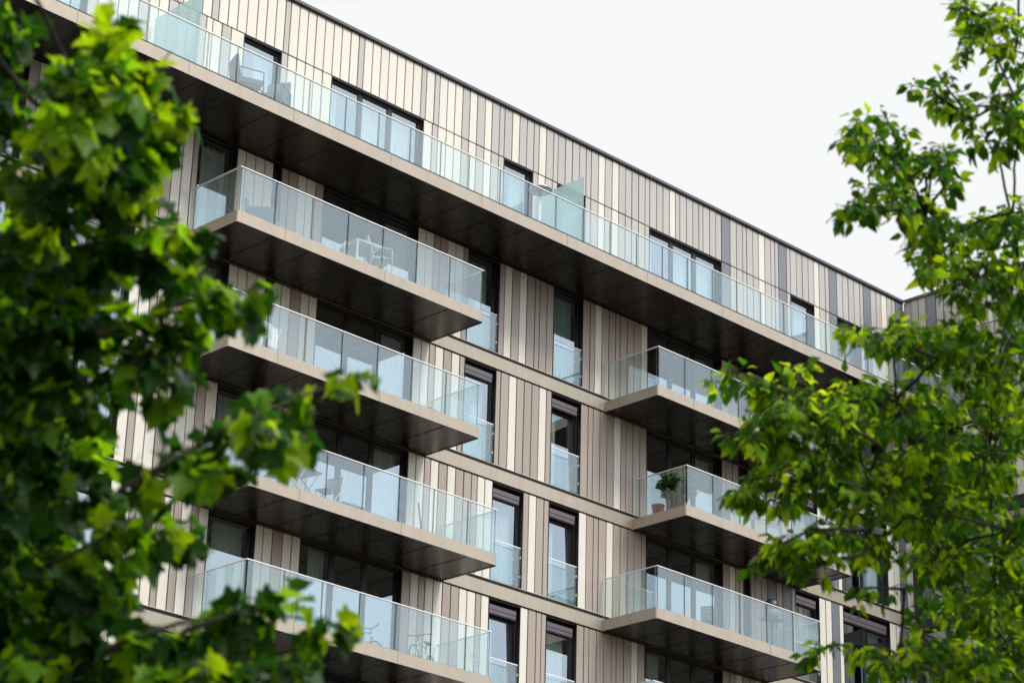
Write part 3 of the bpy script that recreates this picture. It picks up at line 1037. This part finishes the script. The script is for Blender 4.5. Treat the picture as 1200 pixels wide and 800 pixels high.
def leaf_shape(kind):
    if kind == "maple":
        half = [(0, 0), (0.16, -0.07), (0.38, -0.02), (0.45, 0.07), (0.36, 0.16), (0.39, 0.22), (0.56, 0.34), (0.62, 0.46), (0.53, 0.50), (0.40, 0.52), (0.31, 0.56), (0.29, 0.67), (0.22, 0.80), (0.11, 0.88), (0, 1.0)]
        ctr = (0, 0.40)
    elif kind == "lance":
        half = [(0, 0), (0.13, 0.10), (0.25, 0.28), (0.26, 0.44), (0.23, 0.50), (0.17, 0.68), (0.07, 0.86), (0, 1.0)]
        ctr = (0, 0.4)
    else:
        half = [(0, 0), (0.16, 0.10), (0.28, 0.32), (0.27, 0.55), (0.15, 0.80), (0, 1.0)]
        ctr = (0, 0.42)
    pts = [ctr] + half + [(-x, y) for x, y in half[-2:0:-1]]
    n = len(pts) - 1
    tris = [(0, 1 + i, 1 + (i + 1) % n) for i in range(n)]
    return np.array(pts), np.array(tris)


def leaves_object(name, parent, P, Dv, Nv, S, midx, kind, mats, fold=0.3, droop=0.25, world_off=None, extra=None):
    """All leaves of one crown as one mesh: P base points, Dv blade directions, Nv upper-side normals, S blade lengths."""
    sh, tr = leaf_shape(kind)
    n = len(P)
    Dv = Dv / np.linalg.norm(Dv, axis=1)[:, None]
    X = np.cross(Dv, Nv)
    X /= np.linalg.norm(X, axis=1)[:, None] + 1e-9
    N = np.cross(X, Dv)
    fo = fold * RNG.uniform(0.3, 1.4, n)
    dr = droop * RNG.uniform(0.2, 1.6, n)
    wv = RNG.uniform(0.85, 1.15, n)
    ph = RNG.uniform(0, 6.28, n)
    xs = sh[None, :, 0] * wv[:, None]
    ys = np.repeat(sh[None, :, 1], n, 0)
    zs = fo[:, None] * np.abs(xs) - dr[:, None] * ys ** 2 + 0.04 * np.sin(ph[:, None] + 9 * ys + 7 * xs)
    V = P[:, None, :] + S[:, None, None] * (xs[..., None] * X[:, None, :] + ys[..., None] * Dv[:, None, :] + zs[..., None] * N[:, None, :])
    V = V.reshape(-1, 3)
    k = len(sh)
    T = (tr[None] + (np.arange(n) * k)[:, None, None]).reshape(-1, 3)
    me = bpy.data.meshes.new(name)
    me.vertices.add(len(V))
    me.vertices.foreach_set("co", V.astype(np.float32).ravel())
    me.loops.add(T.size)
    me.loops.foreach_set("vertex_index", T.astype(np.int32).ravel())
    me.polygons.add(len(T))
    me.polygons.foreach_set("loop_start", np.arange(0, T.size, 3, dtype=np.int32))
    me.polygons.foreach_set("material_index", np.repeat(midx, len(tr)).astype(np.int32))
    me.polygons.foreach_set("use_smooth", np.ones(len(T), dtype=bool))
    for q in mats:
        me.materials.append(MATS[q])
    me.update(calc_edges=True)
    me.validate()
    ob = bpy.data.objects.new(name, me)
    COL.objects.link(ob)
    ob.parent = parent
    return ob


def small_plant(parent, n, rx, z0, z1, size, mats=("pot_plant_leaf",), stem=True, name="foliage", nstem=6, elong=None):
    if stem:
        m = MB()
        for k in range(nstem):
            a = random.uniform(0, 6.28)
            r = rx * random.uniform(.3, .7)
            m.tube([(0, 0, z0 * .9), (r * .4 * math.cos(a), r * .4 * math.sin(a), (z0 + z1) / 2), (r * math.cos(a), r * math.sin(a), z1 - .1)], [.012, .009, .004], "twig", 5)
        local_build(m, "stem", parent)
    a = RNG.uniform(0, 6.28, n)
    t = RNG.uniform(0.12, 1, n)
    prof = np.sin(np.pi * np.clip(t, .1, .95)) ** .6
    r = rx * np.sqrt(RNG.uniform(0.05, 1, n)) * prof
    P = np.stack([r * np.cos(a) * (elong or 1), r * np.sin(a), z0 + (z1 - z0) * t], 1)
    Dv = np.stack([np.cos(a), np.sin(a), RNG.uniform(-.8, .5, n)], 1) + RNG.normal(0, .4, (n, 3))
    Nv = np.array([0, 0, 1.0]) + RNG.normal(0, .4, (n, 3))
    leaves_object(name, parent, P, Dv, Nv, size * RNG.uniform(.7, 1.25, n), RNG.integers(0, len(mats), n), "ovate", mats, .2, .3)


small_plant(pl, 620, .46, .40, 1.14, .18)
rp = MB()
rp.lathe((45.80, FY - .72, D2), [(.13, 0), (.16, .24), (.175, .25), (.175, .29), (.15, .29), (.145, .26)], "red_pot", 18)
tag(rp.build("flower_pot", None, (45.80, FY - .72, D2)), "dark red round flower pot on the balcony floor beside the side glass", "pot")
for k, (xa, xb) in enumerate(((47.5, 48.35), (48.5, 49.5))):
    q = empty("plant_trough", ((xa + xb) / 2, FY - 1.62, D2))
    tag(q, ("pale low planting trough nearer the tall leafy plant, behind the balcony glass", "longer pale low planting trough nearer the right-hand tree, behind the balcony glass")[k], "planter", "pale troughs behind the balcony glass")
    w = (xb - xa) / 2
    m = MB()
    m.box(-w, w, -.14, .14, 0, .34, "trough")
    m.box(-w - .015, w + .015, -.155, .155, .34, .37, "trough")
    m.box(-w + .02, w - .02, -.12, .12, .37, .378, "soil")
    local_build(m, "trough_body", q)
    small_plant(q, 70, .16, .36, .52, .07, ("pot_plant_leaf",), False, "foliage", 0, 2.6)

# pedestal barbecue and small wicker chair on the right balcony lower down
bq = empty("pedestal_barbecue", (49.42, FY - 1.55, D1))
tag(bq, "pedestal barbecue with a black domed hood rising above the balcony rail", "barbecue")
m = MB()
m.lathe((0, 0, 0), [(.20, 0), (.20, .03), (.04, .06), (.035, .78), (.06, .82)], "dark_metal", 16)
local_build(m, "stand", bq)
m = MB()
m.box(-.30, .30, -.2, .2, .82, .85, "grey_frame")
local_build(m, "shelf", bq)
m = MB()
m.lathe((0, 0, .85), [(.14, 0), (.19, .10), (.20, .25)], "grey_pot", 18)
local_build(m, "bowl", bq)
m = MB()
m.lathe((0, 0, 1.10), [(.205, 0), (.205, .12), (.18, .22), (.11, .29), (.03, .31)], "dark_metal", 18)
hd = local_build(m, "hood", bq)
m = MB()
m.tube([(-.06, -.20, 1.16), (-.06, -.25, 1.17), (.06, -.25, 1.17), (.06, -.20, 1.16)], .01, "dark_metal", 6)
local_build(m, "handle", hd)

wc = empty("wicker_chair", (47.62, FY - .95, D1), math.radians(120))
tag(wc, "grey wicker chair seen behind glass in front of the balcony door", "chair")
m = MB()
m.box(-.2, .2, -.22, .2, .40, .46, "grey_wood")
local_build(m, "seat", wc)
m = MB()
for k in range(6):
    m.box(-.2, .2, .2 + k * .008, .225 + k * .008, .46 + k * .066, .515 + k * .066, "grey_wood")
m.box(-.21, -.19, .195, .27, .46, .86, "grey_wood")
m.box(.19, .21, .195, .27, .46, .86, "grey_wood")
local_build(m, "backrest", wc)
for sx in (-1, 1):
    for sy in (-.2, .18):
        m = MB()
        m.box(sx * .18 - .015, sx * .18 + .015, sy - .015, sy + .015, 0, .40, "dark_metal")
        local_build(m, "leg", wc)


# top balcony: charcoal armchairs, patio heater
def lounge_chair(loc, rz, label):
    c = empty("terrace_armchair", loc, rz)
    tag(c, label, "armchair", "charcoal armchairs on the top terrace")
    m = MB()
    m.box(-.28, .28, -.28, .28, .30, .42, "grey_fabric")
    local_build(m, "seat", c)
    m = MB()
    m.add([(-.30, .24, .3), (.30, .24, .3), (.30, .32, .3), (-.30, .32, .3), (-.27, .34, .98), (.27, .34, .98), (.27, .40, .98), (-.27, .40, .98)], [(0, 3, 2, 1), (4, 5, 6, 7), (0, 1, 5, 4), (1, 2, 6, 5), (2, 3, 7, 6), (3, 0, 4, 7)], "grey_fabric")
    local_build(m, "backrest", c)
    for s in (-1, 1):
        m = MB()
        m.tube([(s * .31, -.3, 0), (s * .31, -.28, .62), (s * .31, .30, .64), (s * .31, .34, 0)], .02, "dark_metal", 6)
        local_build(m, "armrest", c)
    return c


lounge_chair((30.75, FY - 1.45, DU), math.radians(70), "charcoal terrace armchair nearer the frosted screen at the far left")
lounge_chair((31.6, FY - 1.35, DU), math.radians(-60), "charcoal terrace armchair in front of the dark narrow top window")
ph = empty("patio_heater", (41.0, FY - .85, DU))
tag(ph, "slim patio heater with a round grey reflector dish beside the frosted screen", "patio heater")
m = MB()
m.lathe((0, 0, 0), [(.22, 0), (.22, .05), (.05, .09), (.03, .12), (.03, 1.45)], "white_paint", 14)
local_build(m, "pole", ph)
m = MB()
m.lathe((0, 0, 1.45), [(.05, 0), (.07, .05), (.07, .16), (.04, .18)], "dark_metal", 14)
local_build(m, "burner", ph)
m = MB()
m.lathe((0, 0, 1.60), [(.31, 0), (.325, .02), (.28, .06), (.16, .10), (.03, .13)], "bike_silver", 24)
local_build(m, "reflector", ph)


# ------------------------------------------------------------------ trees
class Crown:
    def __init__(self, lps, size, droop, up, young):
        self.P, self.D, self.N, self.S, self.M = [], [], [], [], []
        self.tw = MB()
        self.lps, self.size, self.droop, self.up, self.young = lps, size, droop, up, young

    def rosette(self, p, d, n=None, young=None, size=None):
        """A tuft of leaves round the twig end p growing along d."""
        d = d.normalized()
        n = n or random.randint(*self.lps)
        a0 = random.uniform(0, 6.28)
        side = d.cross(Vector((0, 0, 1)))
        side = side.normalized() if side.length > 1e-3 else Vector((1, 0, 0))
        upv = side.cross(d)
        yg = self.young if young is None else young
        tuft_young = random.random() < yg
        dark = random.random() < 0.42
        for k in range(n):
            a = a0 + 2.4 * k
            rad = side * math.cos(a) + upv * math.sin(a) * 0.6
            v = (d * random.uniform(.25, .9) + rad * random.uniform(.5, 1.0) + Vector((0, 0, -1)) * self.droop * random.uniform(.4, 1.5))
            s = (size or self.size) * random.uniform(.62, 1.2)
            base = p - d * random.uniform(0, .09) * (s / .1)
            pet = v.normalized() * s * .35
            if s > .07:
                self.tw.tube([base, base + pet], .0016, "twig", 4, False)
            nv = Vector((0, 0, 1)) * self.up + Vector((random.gauss(0, .6), random.gauss(0, .6), random.gauss(0, .3)))
            self.P.append(tuple(base + pet))
            self.D.append(tuple(v))
            self.N.append(tuple(nv))
            self.S.append(s)
            r = random.random()
            if tuft_young and r < .75:
                self.M.append(2)
            elif dark and r < .7:
                self.M.append(0)
            else:
                self.M.append(1 if r < .64 else 0)

    def branch(self, pts, r0, r1, n_tufts, spread, young=None, start=.25, size=None, lps=None):
        """A twig through pts with side shoots that each end in a tuft."""
        pts = [Vector(p) for p in pts]
        k = len(pts)
        self.tw.tube(pts, [r0 + (r1 - r0) * i / (k - 1) for i in range(k)], "twig", 6)
        for j in range(n_tufts):
            t = start + (1 - start) * (j + random.random() * .6) / n_tufts
            t = min(t, .999) * (k - 1)
            i = int(t)
            p = pts[i].lerp(pts[i + 1], t - i)
            d = (pts[i + 1] - pts[i]).normalized()
            q = p + Vector((random.gauss(0, 1), random.gauss(0, 1), random.gauss(0, .8))) * spread
            self.tw.tube([p, (p + q) / 2 + Vector((0, 0, spread * .15)), q], [.004, .003, .002], "twig", 4, False)
            self.rosette(q, (q - p) + d * spread * .8, lps, young, size)
        self.rosette(pts[-1], pts[-1] - pts[-2], lps, young, size)

    def cluster(self, px, py, rx, ry, depth, dd, n, hub, young=None, size=None):
        c = at(px, py, depth)
        for _ in range(n):
            while True:
                u, v, w = random.uniform(-1, 1), random.uniform(-1, 1), random.uniform(-1, 1)
                if u * u + v * v + w * w < 1:
                    break
            q = at(px + u * rx, py + v * ry, depth + w * dd)
            b = c.lerp(q, .35) + Vector((0, 0, -.05))
            self.tw.tube([b, b.lerp(q, .6) + Vector((0, 0, .03)), q], [.005, .0035, .002], "twig", 4, False)
            self.rosette(q, q - b + Vector((random.gauss(0, .1), random.gauss(0, .1), 0)), None, young, size)

    def finish(self, root, kind, mats, fold, droop):
        r = np.array(root.location)
        for_p = np.array(self.P) - r
        leaves_object("crown", root, for_p, np.array(self.D), np.array(self.N), np.array(self.S), np.array(self.M), kind, mats, fold, droop)
        self.tw.build("branches", root)


def limb(mb, a, b, r0, r1, sag=.06, n=6):
    a, b = Vector(a), Vector(b)
    pts = []
    L = (b - a).length
    for i in range(n + 1):
        t = i / n
        p = a.lerp(b, t) + Vector((0, 0, math.sin(math.pi * t) * sag * L))
        if 0 < i < n:
            p += Vector((random.gauss(0, .011), random.gauss(0, .011), random.gauss(0, .011))) * L
        pts.append(p)
    mb.tube(pts, [r0 + (r1 - r0) * (i / n) ** .8 for i in range(n + 1)], "bark", 8)


def make_tree(name, label, base, height, r0, clusters, branches, cr, kind, mats, fold, droop, lean=(0, 0)):
    root = empty(name, base)
    tag(root, label, "tree")
    tr = MB()
    axis = []
    for i in range(9):
        t = i / 8
        axis.append(Vector((base[0] + lean[0] * t * t + .06 * math.sin(t * 5), base[1] + lean[1] * t * t + .06 * math.cos(t * 4) - .06, height * t)))
    tr.tube(axis, [r0 * (1 - .82 * (i / 8)) * (1.35 if i == 0 else 1) for i in range(9)], "bark", 14)

    def trunk_at(z):
        t = max(0.12, min(.98, z / height)) * 8
        i = min(int(t), 7)
        return axis[i].lerp(axis[i + 1], t - i)
    nodes = [(trunk_at(height * k / 24), 0.0) for k in range(7, 24)]

    def attach(p):
        """The node already on the tree from which a new limb to p is the most natural."""
        td = min((p - q).length for q, c in nodes if c == 0.0)
        ok = [(q, c) for q, c in nodes if c < td * .95 and q.z < p.z + .35] or nodes
        return min(ok, key=lambda qc: (p - qc[0]).length + .25 * qc[1]), td
    order = sorted(clusters, key=lambda c: (at(c[0], c[1], c[4]) - trunk_at(at(c[0], c[1], c[4]).z)).length)
    for c in order:
        px, py, rx, ry, dep, dd, n = c[:7]
        yg = c[7] if len(c) > 7 else None
        p = at(px, py, dep)
        (h, ct), td = attach(p)
        limb(tr, h, p, .015 if ct == 0 else .009, .006)
        nodes.append((p, td))
        cr.cluster(px, py, rx, ry, dep, dd, n, None, yg)
    for b in branches:
        pix, dep, n, spread = b[:4]
        yg = b[4] if len(b) > 4 else None
        pts = [at(x, y, dep + i * .08) for i, (x, y) in enumerate(pix)]
        (h, ct), td = attach(pts[0])
        limb(tr, h, pts[0], .010, .008, .03)
        cr.branch(pts, .011, .003, n, spread, yg, .12)
    tr.build("trunk", root)
    cr.finish(root, kind, mats, fold, droop)
    return root


# maple close on the left
p0 = at(-170, 560, 9.2)
cl = [
    (-5, 40, 40, 50, 8.6, .4, 22, .02), (-5, 120, 50, 60, 8.8, .5, 26, .05), (95, 110, 42, 40, 8.2, .4, 16, .5), (85, 160, 45, 45, 8.0, .4, 18, .65), (145, 120, 30, 40, 8.3, .3, 12, .45),
    (152, 195, 25, 30, 8.4, .3, 8, .35), (50, 215, 70, 50, 8.4, .5, 32, .25), (125, 235, 28, 26, 8.5, .3, 6, .2), (35, 285, 70, 50, 8.6, .6, 36, .12), (110, 300, 40, 35, 8.6, .4, 12, .1),
    (20, 370, 75, 65, 8.6, .6, 44, .06), (105, 370, 38, 40, 8.7, .4, 12, .06), (20, 470, 75, 70, 8.8, .6, 50, .03), (105, 450, 45, 45, 8.7, .4, 11, .05), (190, 408, 52, 34, 8.4, .3, 16, .06),
    (15, 580, 65, 70, 8.8, .6, 54, .02), (15, 690, 75, 80, 8.7, .6, 66, .01), (110, 700, 48, 50, 8.7, .5, 18, .03), (60, 780, 100, 50, 8.5, .5, 50, .02), (180, 772, 60, 36, 8.2, .4, 22, .1),
    (262, 772, 55, 30, 8.1, .4, 14, .1), (105, 590, 40, 40, 8.9, .4, 11, .03), (180, 612, 45, 22, 8.4, .3, 7, .1), (245, 548, 36, 24, 8.1, .3, 8, .08), (305, 488, 32, 16, 8.0, .3, 5, .2),
    (10, 330, 60, 90, 9.4, .4, 44, .0), (10, 500, 75, 90, 9.5, .4, 60, .0), (30, 680, 85, 110, 9.5, .4, 80, .0), (90, 520, 40, 60, 9.5, .3, 14, .0),
    (-110, 120, 100, 160, 9.0, .8, 50, .1), (-130, 420, 100, 180, 9.2, .8, 60, .05), (-110, 720, 100, 160, 9.2, .8, 60, .05), (-30, -110, 100, 60, 8.8, .7, 40, .2),
    (-60, 930, 180, 90, 9.2, .8, 60, .05), (160, 910, 140, 70, 8.6, .6, 34, .05), (-280, 300, 110, 260, 9.6, .8, 40, .05), (-290, 700, 110, 260, 9.8, .8, 40, .05),
    (-60, -170, 150, 90, 7.6, .5, 80, .1), (60, -260, 160, 90, 7.4, .6, 80, .1), (-150, -330, 180, 120, 7.6, .8, 90, .1), (120, -420, 160, 100, 7.6, .8, 70, .1), (-200, -80, 110, 120, 7.4, .6, 60, .1),  # unseen boughs overhead, added to keep light off the lower leaves
]
br = [
    ([(95, 95), (118, 55), (138, 22)], 8.2, 4, .035, .5), ([(120, 100), (160, 80), (184, 82)], 8.3, 6, .04, .45), ([(140, 145), (185, 137), (214, 131)], 8.3, 6, .038, .5), ([(130, 190), (165, 180), (190, 178)], 8.3, 5, .04, .3), ([(130, 225), (155, 225), (178, 232)], 8.4, 4, .04, .2),
    ([(88, 290), (147, 280), (203, 270), (236, 274)], 8.3, 9, .05, .25), ([(139, 290), (181, 300), (218, 305)], 8.4, 5, .045, .1),
    ([(114, 395), (172, 372), (228, 362), (288, 372)], 8.3, 9, .05, .12), ([(189, 362), (248, 345), (303, 338)], 8.3, 6, .04, .2), ([(172, 445), (185, 460), (191, 470)], 8.4, 3, .03, .15),
    ([(139, 575), (208, 535), (278, 500), (348, 466), (434, 434)], 8.0, 11, .036, .25), ([(258, 505), (308, 495), (353, 510)], 8.0, 6, .04, .12),
    ([(164, 560), (218, 545), (290, 548)], 8.2, 7, .045, .08),
    ([(60, 660), (122, 630), (181, 628), (226, 636)], 8.4, 9, .04, .2),
    ([(122, 760), (208, 730), (298, 715), (408, 735)], 7.9, 14, .048, .15), ([(228, 735), (288, 712), (326, 705)], 7.9, 5, .04, .15), ([(198, 780), (288, 770), (363, 782)], 7.9, 9, .05, .1),
]
make_tree("maple_tree", "broad-leaved maple close by on the left with large lobed dark green leaves", (p0.x, p0.y, 0), 7.4, .17, cl, br,
          Crown((4, 6), .086, .55, .9, .05), "maple", ("maple_leaf_dark", "maple_leaf", "maple_leaf_young"), .35, .3)

# box elder on the right
p1 = at(1300, 600, 15.4)
cl = [
    (1165, 30, 42, 32, 14.4, .4, 17), (1135, 45, 18, 32, 14.2, .3, 10), (1190, 60, 25, 40, 14.5, .4, 8), (1170, 125, 45, 25, 14.3, .4, 18), (1125, 130, 20, 14, 14.2, .3, 8), (1165, 165, 28, 22, 14.4, .3, 10), (1195, 150, 20, 35, 14.4, .3, 10),
    (1015, 170, 28, 35, 14.0, .4, 14), (1055, 185, 35, 28, 14.1, .4, 15), (1095, 185, 25, 22, 14.1, .3, 9), (1005, 235, 24, 26, 14.0, .3, 12), (1050, 230, 38, 30, 14.1, .4, 22), (1085, 255, 38, 35, 14.2, .4, 24), (1140, 262, 40, 25, 14.4, .4, 18), (1185, 255, 30, 35, 14.5, .4, 20),
    (1100, 300, 36, 30, 14.2, .5, 28), (1155, 325, 50, 50, 14.5, .5, 50), (1195, 320, 35, 60, 14.7, .5, 36), (1045, 392, 42, 26, 13.8, .4, 28), (1108, 398, 44, 36, 14.2, .5, 46), (1165, 420, 55, 55, 14.6, .5, 54),
    (930, 470, 50, 28, 13.5, .4, 30), (990, 490, 50, 38, 13.6, .4, 40), (900, 500, 42, 26, 13.4, .3, 26), (1050, 470, 45, 40, 14.0, .4, 32), (960, 545, 58, 38, 13.5, .4, 44), (905, 575, 42, 26, 13.4, .3, 24), (1020, 570, 60, 45, 13.8, .5, 54),
    (1085, 520, 55, 45, 14.1, .5, 46), (1090, 595, 60, 45, 14.2, .5, 52), (950, 630, 55, 28, 13.5, .4, 32), (1020, 640, 40, 22, 13.9, .4, 18), (1100, 650, 50, 36, 14.3, .5, 34), (1160, 520, 50, 60, 14.8, .5, 60), (1165, 640, 50, 60, 14.8, .5, 60), (1140, 570, 55, 60, 15.4, .4, 60),
    (1055, 772, 55, 32, 13.8, .4, 34), (1125, 775, 60, 36, 14.2, .5, 40), (1185, 760, 45, 50, 14.6, .5, 46), (1140, 710, 40, 30, 14.6, .4, 22), (1190, 690, 40, 60, 15.6, .4, 70), (1120, 690, 50, 60, 15.6, .4, 40), (1150, 780, 60, 30, 15.4, .4, 40), (1090, 640, 40, 40, 15.4, .4, 26), (1190, 450, 45, 80, 15.6, .4, 60), (1080, 560, 50, 60, 15.2, .4, 40), (1110, 440, 45, 50, 15.2, .4, 34),
    (1430, 150, 120, 140, 13.4, .7, 110), (1480, 380, 120, 150, 13.6, .7, 110), (1570, 130, 120, 150, 13.0, .7, 90), (1420, 560, 90, 120, 13.8, .6, 70), (1600, 340, 110, 160, 13.2, .7, 90), (1500, -60, 130, 90, 13.4, .7, 70), (1270, 100, 60, 120, 14.8, .7, 60), (1290, 380, 70, 160, 15.0, .8, 110), (1280, 700, 70, 160, 15.0, .8, 110), (1250, 450, 60, 120, 13.6, .5, 80), (1120, 890, 120, 60, 14.4, .6, 60), (1200, -70, 90, 50, 14.6, .6, 40), (1400, 350, 70, 280, 15.8, .8, 90), (1300, 250, 70, 90, 13.6, .6, 60),  # unseen outer crown, with dense clumps added to shade the lower right leaves
]
br = [
    ([(1140, 140), (1115, 110), (1098, 85)], 14.1, 5, .04), ([(1098, 120), (1096, 105), (1098, 130)], 14.1, 3, .04), ([(1110, 120), (1090, 105), (1068, 100)], 14.1, 2, .03), ([(1200, 140), (1165, 60), (1125, 8)], 14.2, 6, .05), ([(1150, 20), (1135, 12), (1122, 5)], 14.2, 3, .04),
    ([(1060, 215), (1020, 180), (995, 160), (982, 165)], 14.0, 7, .05), ([(1060, 245), (1020, 250), (982, 258)], 14.0, 6, .045), ([(1030, 180), (1015, 150), (1000, 132)], 14.0, 4, .04), ([(1060, 190), (1045, 150), (1032, 128)], 14.0, 4, .035), ([(1085, 210), (1105, 185), (1118, 172)], 14.1, 5, .04), ([(1090, 240), (1110, 215), (1122, 208)], 14.2, 4, .04),
    ([(1100, 420), (1050, 400), (1010, 392), (985, 398)], 13.7, 9, .055, .3), 
    ([(1030, 520), (960, 478), (900, 450), (828, 446)], 13.3, 17, .06, .45), ([(960, 500), (900, 500), (855, 520)], 13.3, 10, .055, .3), ([(960, 470), (935, 440), (942, 425)], 13.4, 5, .05, .45), ([(1000, 470), (985, 460), (1005, 452)], 13.5, 4, .05, .4), ([(920, 460), (880, 440), (850, 435)], 13.3, 5, .045, .5),  # raised share of bright leaves paints in sunlit highlights
    ([(1010, 570), (940, 560), (890, 575), (858, 582)], 13.3, 12, .055, .25), ([(1010, 620), (950, 620), (900, 645), (888, 655)], 13.3, 10, .055, .2), ([(1010, 650), (960, 660), (930, 668)], 13.4, 6, .055, .2),
    ([(1060, 690), (1020, 688), (995, 690)], 13.7, 4, .045, .1), ([(1100, 790), (1030, 755), (975, 755), (938, 768)], 13.5, 11, .05, .3), ([(1090, 760), (1080, 735), (1075, 720)], 13.9, 5, .05, .2),
    ([(1180, 620), (1100, 600), (1020, 560), (985, 540)], 13.8, 6, .06, .1),
]
make_tree("elder_tree", "slender-leaved tree on the right with bright green pointed leaves in drooping tufts", (p1.x, p1.y, 0), 9.2, .2, cl, br,
          Crown((5, 8), .086, .65, .8, .2), "lance", ("elder_leaf_dark", "elder_leaf", "elder_leaf_young_lit"), .3, .35)

# ------------------------------------------------------------------ light
SUN_EL, SUN_AZ = math.radians(48), math.radians(168)      # azimuth clockwise from +y
sd = Vector((math.sin(SUN_AZ) * math.cos(SUN_EL), math.cos(SUN_AZ) * math.cos(SUN_EL), math.sin(SUN_EL)))
sun_d = bpy.data.lights.new("sun", "SUN")
sun_d.energy = 2.2
sun_d.angle = math.radians(14)
sun_d.color = (1.0, 0.96, 0.90)
sun = bpy.data.objects.new("sun", sun_d)
COL.objects.link(sun)
sun.rotation_euler = sd.to_track_quat("Z", "Y").to_euler()

world = bpy.data.worlds.new("World")
scene.world = world
world.use_nodes = True
n, l = world.node_tree.nodes, world.node_tree.links
bg = n["Background"]
bg.inputs["Strength"].default_value = 0.11
sky = n.new("ShaderNodeTexSky")
sky.sky_type = "NISHITA"
sky.sun_disc = False
sky.sun_elevation = SUN_EL
sky.sun_rotation = SUN_AZ
sky.dust_density = 1.5
tc = n.new("ShaderNodeTexCoord")
nz = n.new("ShaderNodeTexNoise")
nz.inputs["Scale"].default_value = 1.6
nz.inputs["Detail"].default_value = 6
nz.inputs["Roughness"].default_value = 0.55
l.new(tc.outputs["Generated"], nz.inputs["Vector"])
# the cloud sheet is thick to the north-east (behind the block) and thins out to the south-east
dt = n.new("ShaderNodeVectorMath")
dt.operation = "DOT_PRODUCT"
l.new(tc.outputs["Generated"], dt.inputs[0])
dt.inputs[1].default_value = (0.45, -0.85, 0.0)
ma = n.new("ShaderNodeMath")
ma.operation = "MULTIPLY_ADD"
ma.inputs[1].default_value = -0.75
l.new(dt.outputs["Value"], ma.inputs[0])
l.new(nz.outputs["Fac"], ma.inputs[2])
mr = n.new("ShaderNodeMapRange")
mr.interpolation_type = "SMOOTHSTEP"
mr.inputs["From Min"].default_value = -0.10
mr.inputs["From Max"].default_value = 0.45
mr.inputs["To Min"].default_value = 0.5
mr.inputs["To Max"].default_value = 1.0
l.new(ma.outputs[0], mr.inputs["Value"])
mx = n.new("ShaderNodeMix")
mx.data_type = "RGBA"
l.new(mr.outputs["Result"], mx.inputs["Factor"])
l.new(sky.outputs["Color"], mx.inputs[6])
cb = n.new("ShaderNodeMapRange")
cb.inputs["From Min"].default_value = 0.25
cb.inputs["From Max"].default_value = 0.9
cb.inputs["To Min"].default_value = 6.15
cb.inputs["To Max"].default_value = 13.0
d2 = n.new("ShaderNodeVectorMath")
d2.operation = "DOT_PRODUCT"
l.new(tc.outputs["Generated"], d2.inputs[0])
d2.inputs[1].default_value = sd
l.new(d2.outputs["Value"], cb.inputs["Value"])
cv = n.new("ShaderNodeVectorMath")
cv.operation = "SCALE"
cv.inputs[0].default_value = (0.975, 0.99, 1.0)
l.new(cb.outputs["Result"], cv.inputs["Scale"])
l.new(cv.outputs[0], mx.inputs[7])
l.new(mx.outputs[2], bg.inputs["Color"])

scene.view_settings.view_transform = "Standard"
scene.view_settings.look = "None"
scene.view_settings.exposure = 0.5
scene.view_settings.gamma = 1.0
scene.cycles.use_denoising = True
scene.cycles.max_bounces = 8
scene.cycles.transparent_max_bounces = 24
